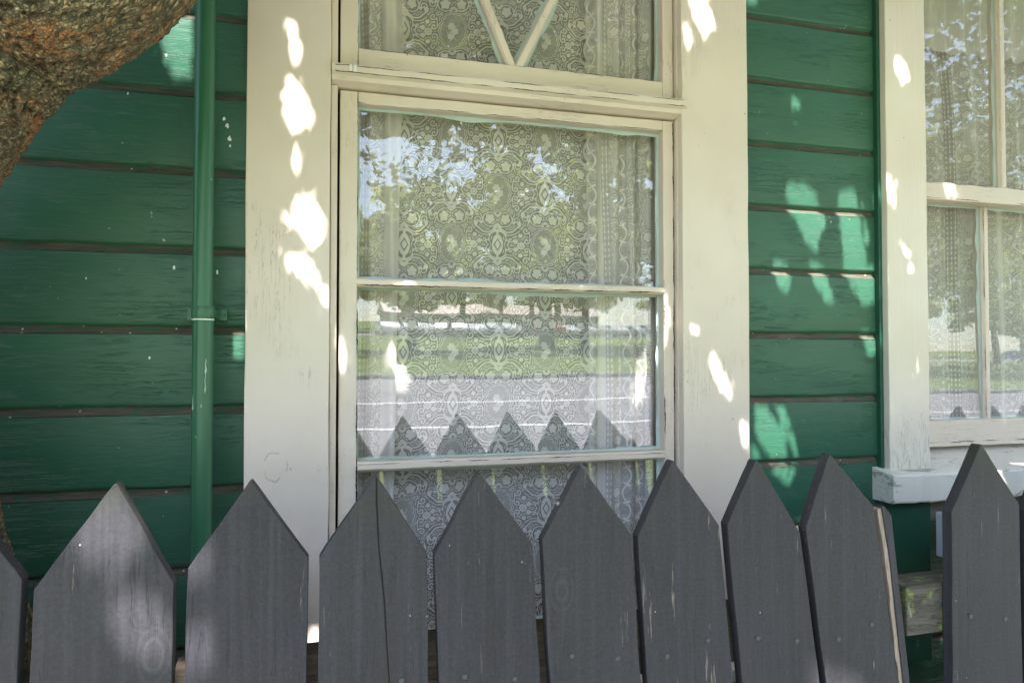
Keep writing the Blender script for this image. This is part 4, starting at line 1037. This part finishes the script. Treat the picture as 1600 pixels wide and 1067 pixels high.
# cars along the far side of the park
PAINT = [mat_simple('white car paint', (.75, .75, .76), (.8, .8, .8), .25), mat_simple('silver car paint', (.4, .41, .43), (.45, .46, .48), .3, 8, 0, .5, .4),
         mat_simple('blue car paint', (.03, .09, .38), (.04, .11, .42), .25), mat_simple('red van paint', (.42, .09, .05), (.48, .12, .07), .3), mat_simple('black car paint', (.03, .03, .035), (.04, .04, .045), .25)]
CGL = mat_simple('car window glass', (.02, .025, .03), (.03, .035, .04), .08); TY = mat_simple('tyre rubber', (.02, .02, .02), (.03, .03, .03), .8)
HL = mat_simple('headlight lens', (.7, .7, .7), (.8, .8, .8), .15)
def car(paint, van=False):
    root = bpy.data.objects.new('parked_car', None); COL.objects.link(root)
    if van: pr = [(-2.3, .35), (-2.35, .9), (-2.3, 1.85), (-1.9, 2.0), (1.3, 2.0), (1.75, 1.25), (2.25, 1.05), (2.35, .6), (2.3, .35)]; wn = [(-1.2, 1.25), (-1.2, 1.8), (1.1, 1.8), (1.5, 1.25)]
    else: pr = [(-2.15, .32), (-2.2, .75), (-2.05, .98), (-1.6, 1.05), (-1.1, 1.42), (-.4, 1.48), (.35, 1.42), (1.0, 1.02), (1.9, .88), (2.15, .65), (2.15, .32)]; wn = [(-1.35, 1.03), (-.98, 1.36), (-.4, 1.41), (.3, 1.36), (.82, 1.03)]
    m = MB(); n = len(pr); vs = []; rows = ((-.86, .94, 0), (-.84, 1, 0), (.84, 1, 0), (.86, .94, 0))
    for (yy, sc_, _) in rows:
        for (a, b) in pr:
            t_ = max(0, (b-.95)/.6)*.17; vs.append((a*(.97 if sc_ < 1 else 1), yy*(1-t_), b if sc_ == 1 else .35+(b-.35)*.97))
    m.add(vs, [(r_*n+k, r_*n+(k+1) % n, (r_+1)*n+(k+1) % n, (r_+1)*n+k) for r_ in range(3) for k in range(n)]+[tuple(range(n)), tuple(range(4*n-1, 3*n-1, -1))], 0)
    o = m.build('body', paint, None, .04); o.parent = root
    for s_ in (-1, 1):
        m = MB(); pts = [(a, s_*.87*(1-max(0, (b-.95)/.6)*.15), b) for a, b in wn]; m.add(pts+[(p[0], p[1]-s_*.05, p[2]) for p in pts], [tuple(range(len(pts)))]); o = m.build('window', CGL); o.parent = root
    for a in (-1.35, 1.35):
        for s_ in (-1, 1):
            m = MB(); m.tube([(a, s_*.72, .32), (a, s_*.88, .32)], .32, 18); m.tube([(a, s_*.885, .32), (a, s_*.89, .32)], .18, 12, 1); o = m.build('wheel', [TY, PAINT[1]]); o.parent = root
    for s_ in (-1, 1):
        m = MB(); m.box(2.1, 2.17, s_*.62-.16, s_*.62+.16, .62, .76); o = m.build('headlight', HL); o.parent = root
    return root
cp = {}
CARS = [(8.5, 0), (12.2, 0), (16, 1), (19.5, 0), (23, 4), (26.2, 3), (30.5, 0), (34.5, 0), (39, 1), (43, 0), (47.5, 0), (52, 1), (92, 2), (97, 0), (101.5, 1), (106, 0), (110.5, 0), (115, 4), (119.5, 0), (4, 0), (-1, 0), (1.6, 4), (14.1, 0), (21.2, 0), (28.4, 0), (32.6, 1), (36.8, 0), (41.1, 0), (10.3, 0), (17.8, 0)]
for i, (x, c_) in enumerate(CARS):
    if c_ in cp: o = copy_tree(cp[c_])
    else: o = cp[c_] = car(PAINT[c_], c_ == 3)
    y = -70+(i % 3)*.4; o.location = (x, y, gz(y)+.02); o.rotation_euler = (math.atan(0), 0, R(90)+random.uniform(-.35, .35))
    tag(o, ['white', 'silver', 'blue', 'red', 'black'][c_]+(' van' if c_ == 3 else ' car')+' parked across the park, %s from the left end of the row' % ORD[sum(1 for p in CARS if p[0] < x)], 'car', 'cars parked across the park')
strip('car_park', -66, -80, mat_ground('car park seal', (.3, .29, .29), (.36, .35, .35), 1, 60, .004), .01, -40, 150)

# low pale building beyond the car park
pb = empty('low_building', 'long low building with pale pinkish roof beyond the car park across the road', 'building', (30, -104, gz(-104)))
m = MB(); m.box(12, 46, -108, -100, gz(-104)-1, gz(-104)+2.6); m.build('wall', mat_simple('pale render', (.45, .42, .38), (.5, .47, .43), .8), pb)
z_ = gz(-104)+2.6; m = MB(); m.prism([(-99.4, z_), (-104, z_+1.7), (-108.6, z_)], 'x', 11.5, 46.5); m.build('roof', mat_simple('pinkish iron roof', (.55, .42, .38), (.62, .48, .44), .5), pb)
for k in range(6):
    m = MB(); m.box(15+k*5, 17+k*5, -99.99, -99.95, z_-1.7, z_-.5); m.build('window', CGL, pb)
# old paint cracks where bars, rails and stiles meet
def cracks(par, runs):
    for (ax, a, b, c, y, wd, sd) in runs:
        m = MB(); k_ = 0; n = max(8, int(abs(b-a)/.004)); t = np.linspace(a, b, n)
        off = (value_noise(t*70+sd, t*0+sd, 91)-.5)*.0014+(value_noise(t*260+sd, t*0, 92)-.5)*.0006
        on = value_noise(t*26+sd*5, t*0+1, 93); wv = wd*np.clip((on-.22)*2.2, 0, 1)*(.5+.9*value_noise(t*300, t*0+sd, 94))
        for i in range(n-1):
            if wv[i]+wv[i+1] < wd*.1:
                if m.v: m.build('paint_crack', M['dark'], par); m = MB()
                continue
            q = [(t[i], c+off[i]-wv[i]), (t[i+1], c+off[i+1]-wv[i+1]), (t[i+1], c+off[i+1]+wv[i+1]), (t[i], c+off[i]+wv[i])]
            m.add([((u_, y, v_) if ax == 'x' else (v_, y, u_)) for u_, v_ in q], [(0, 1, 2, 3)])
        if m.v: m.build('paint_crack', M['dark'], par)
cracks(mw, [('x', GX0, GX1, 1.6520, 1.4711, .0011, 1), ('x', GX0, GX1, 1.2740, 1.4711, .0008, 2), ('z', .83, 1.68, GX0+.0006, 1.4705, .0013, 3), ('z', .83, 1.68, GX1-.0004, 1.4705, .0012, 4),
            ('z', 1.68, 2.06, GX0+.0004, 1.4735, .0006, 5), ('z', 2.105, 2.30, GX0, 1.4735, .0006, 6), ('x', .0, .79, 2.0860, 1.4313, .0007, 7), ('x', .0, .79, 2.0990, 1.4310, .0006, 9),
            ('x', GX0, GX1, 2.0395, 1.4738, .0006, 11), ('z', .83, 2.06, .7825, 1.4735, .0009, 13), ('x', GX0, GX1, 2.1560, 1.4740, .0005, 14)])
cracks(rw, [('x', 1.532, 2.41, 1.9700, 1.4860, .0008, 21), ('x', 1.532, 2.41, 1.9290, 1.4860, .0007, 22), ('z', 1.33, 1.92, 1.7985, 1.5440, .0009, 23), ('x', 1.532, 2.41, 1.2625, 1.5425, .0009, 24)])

# splashes of pale paint on the boards, drips down the pipe
for k, (x, z, r_) in enumerate(SPLASH):
    m = MB(); n = 9; rr = [r_*(.55+.9*float(value_noise(np.array([k*3.3+j*1.7]), np.array([j*2.1]), 5)[0])) for j in range(n)]
    m.add([(x+rr[j]*.6*math.cos(j*2*math.pi/n), 1.4675, z+rr[j]*math.sin(j*2*math.pi/n)) for j in range(n)], [tuple(range(n))]); m.build('paint_splash', M['tape'], house)
for (x, z0, z1, r_) in DRIPS:
    pts = [(x+.0006*math.sin(k*1.9), 1.405-math.sqrt(max(.0189**2-(x+.2410)**2, 1e-6)), z1+(z0-z1)*k/6) for k in range(7)]
    m = MB(); m.tube(pts, [r_*.3, r_*.5, r_*.5, r_*.6, r_*.9, r_*1.2, r_*.3], 8); m.build('paint_drip', M['drip'], dp)
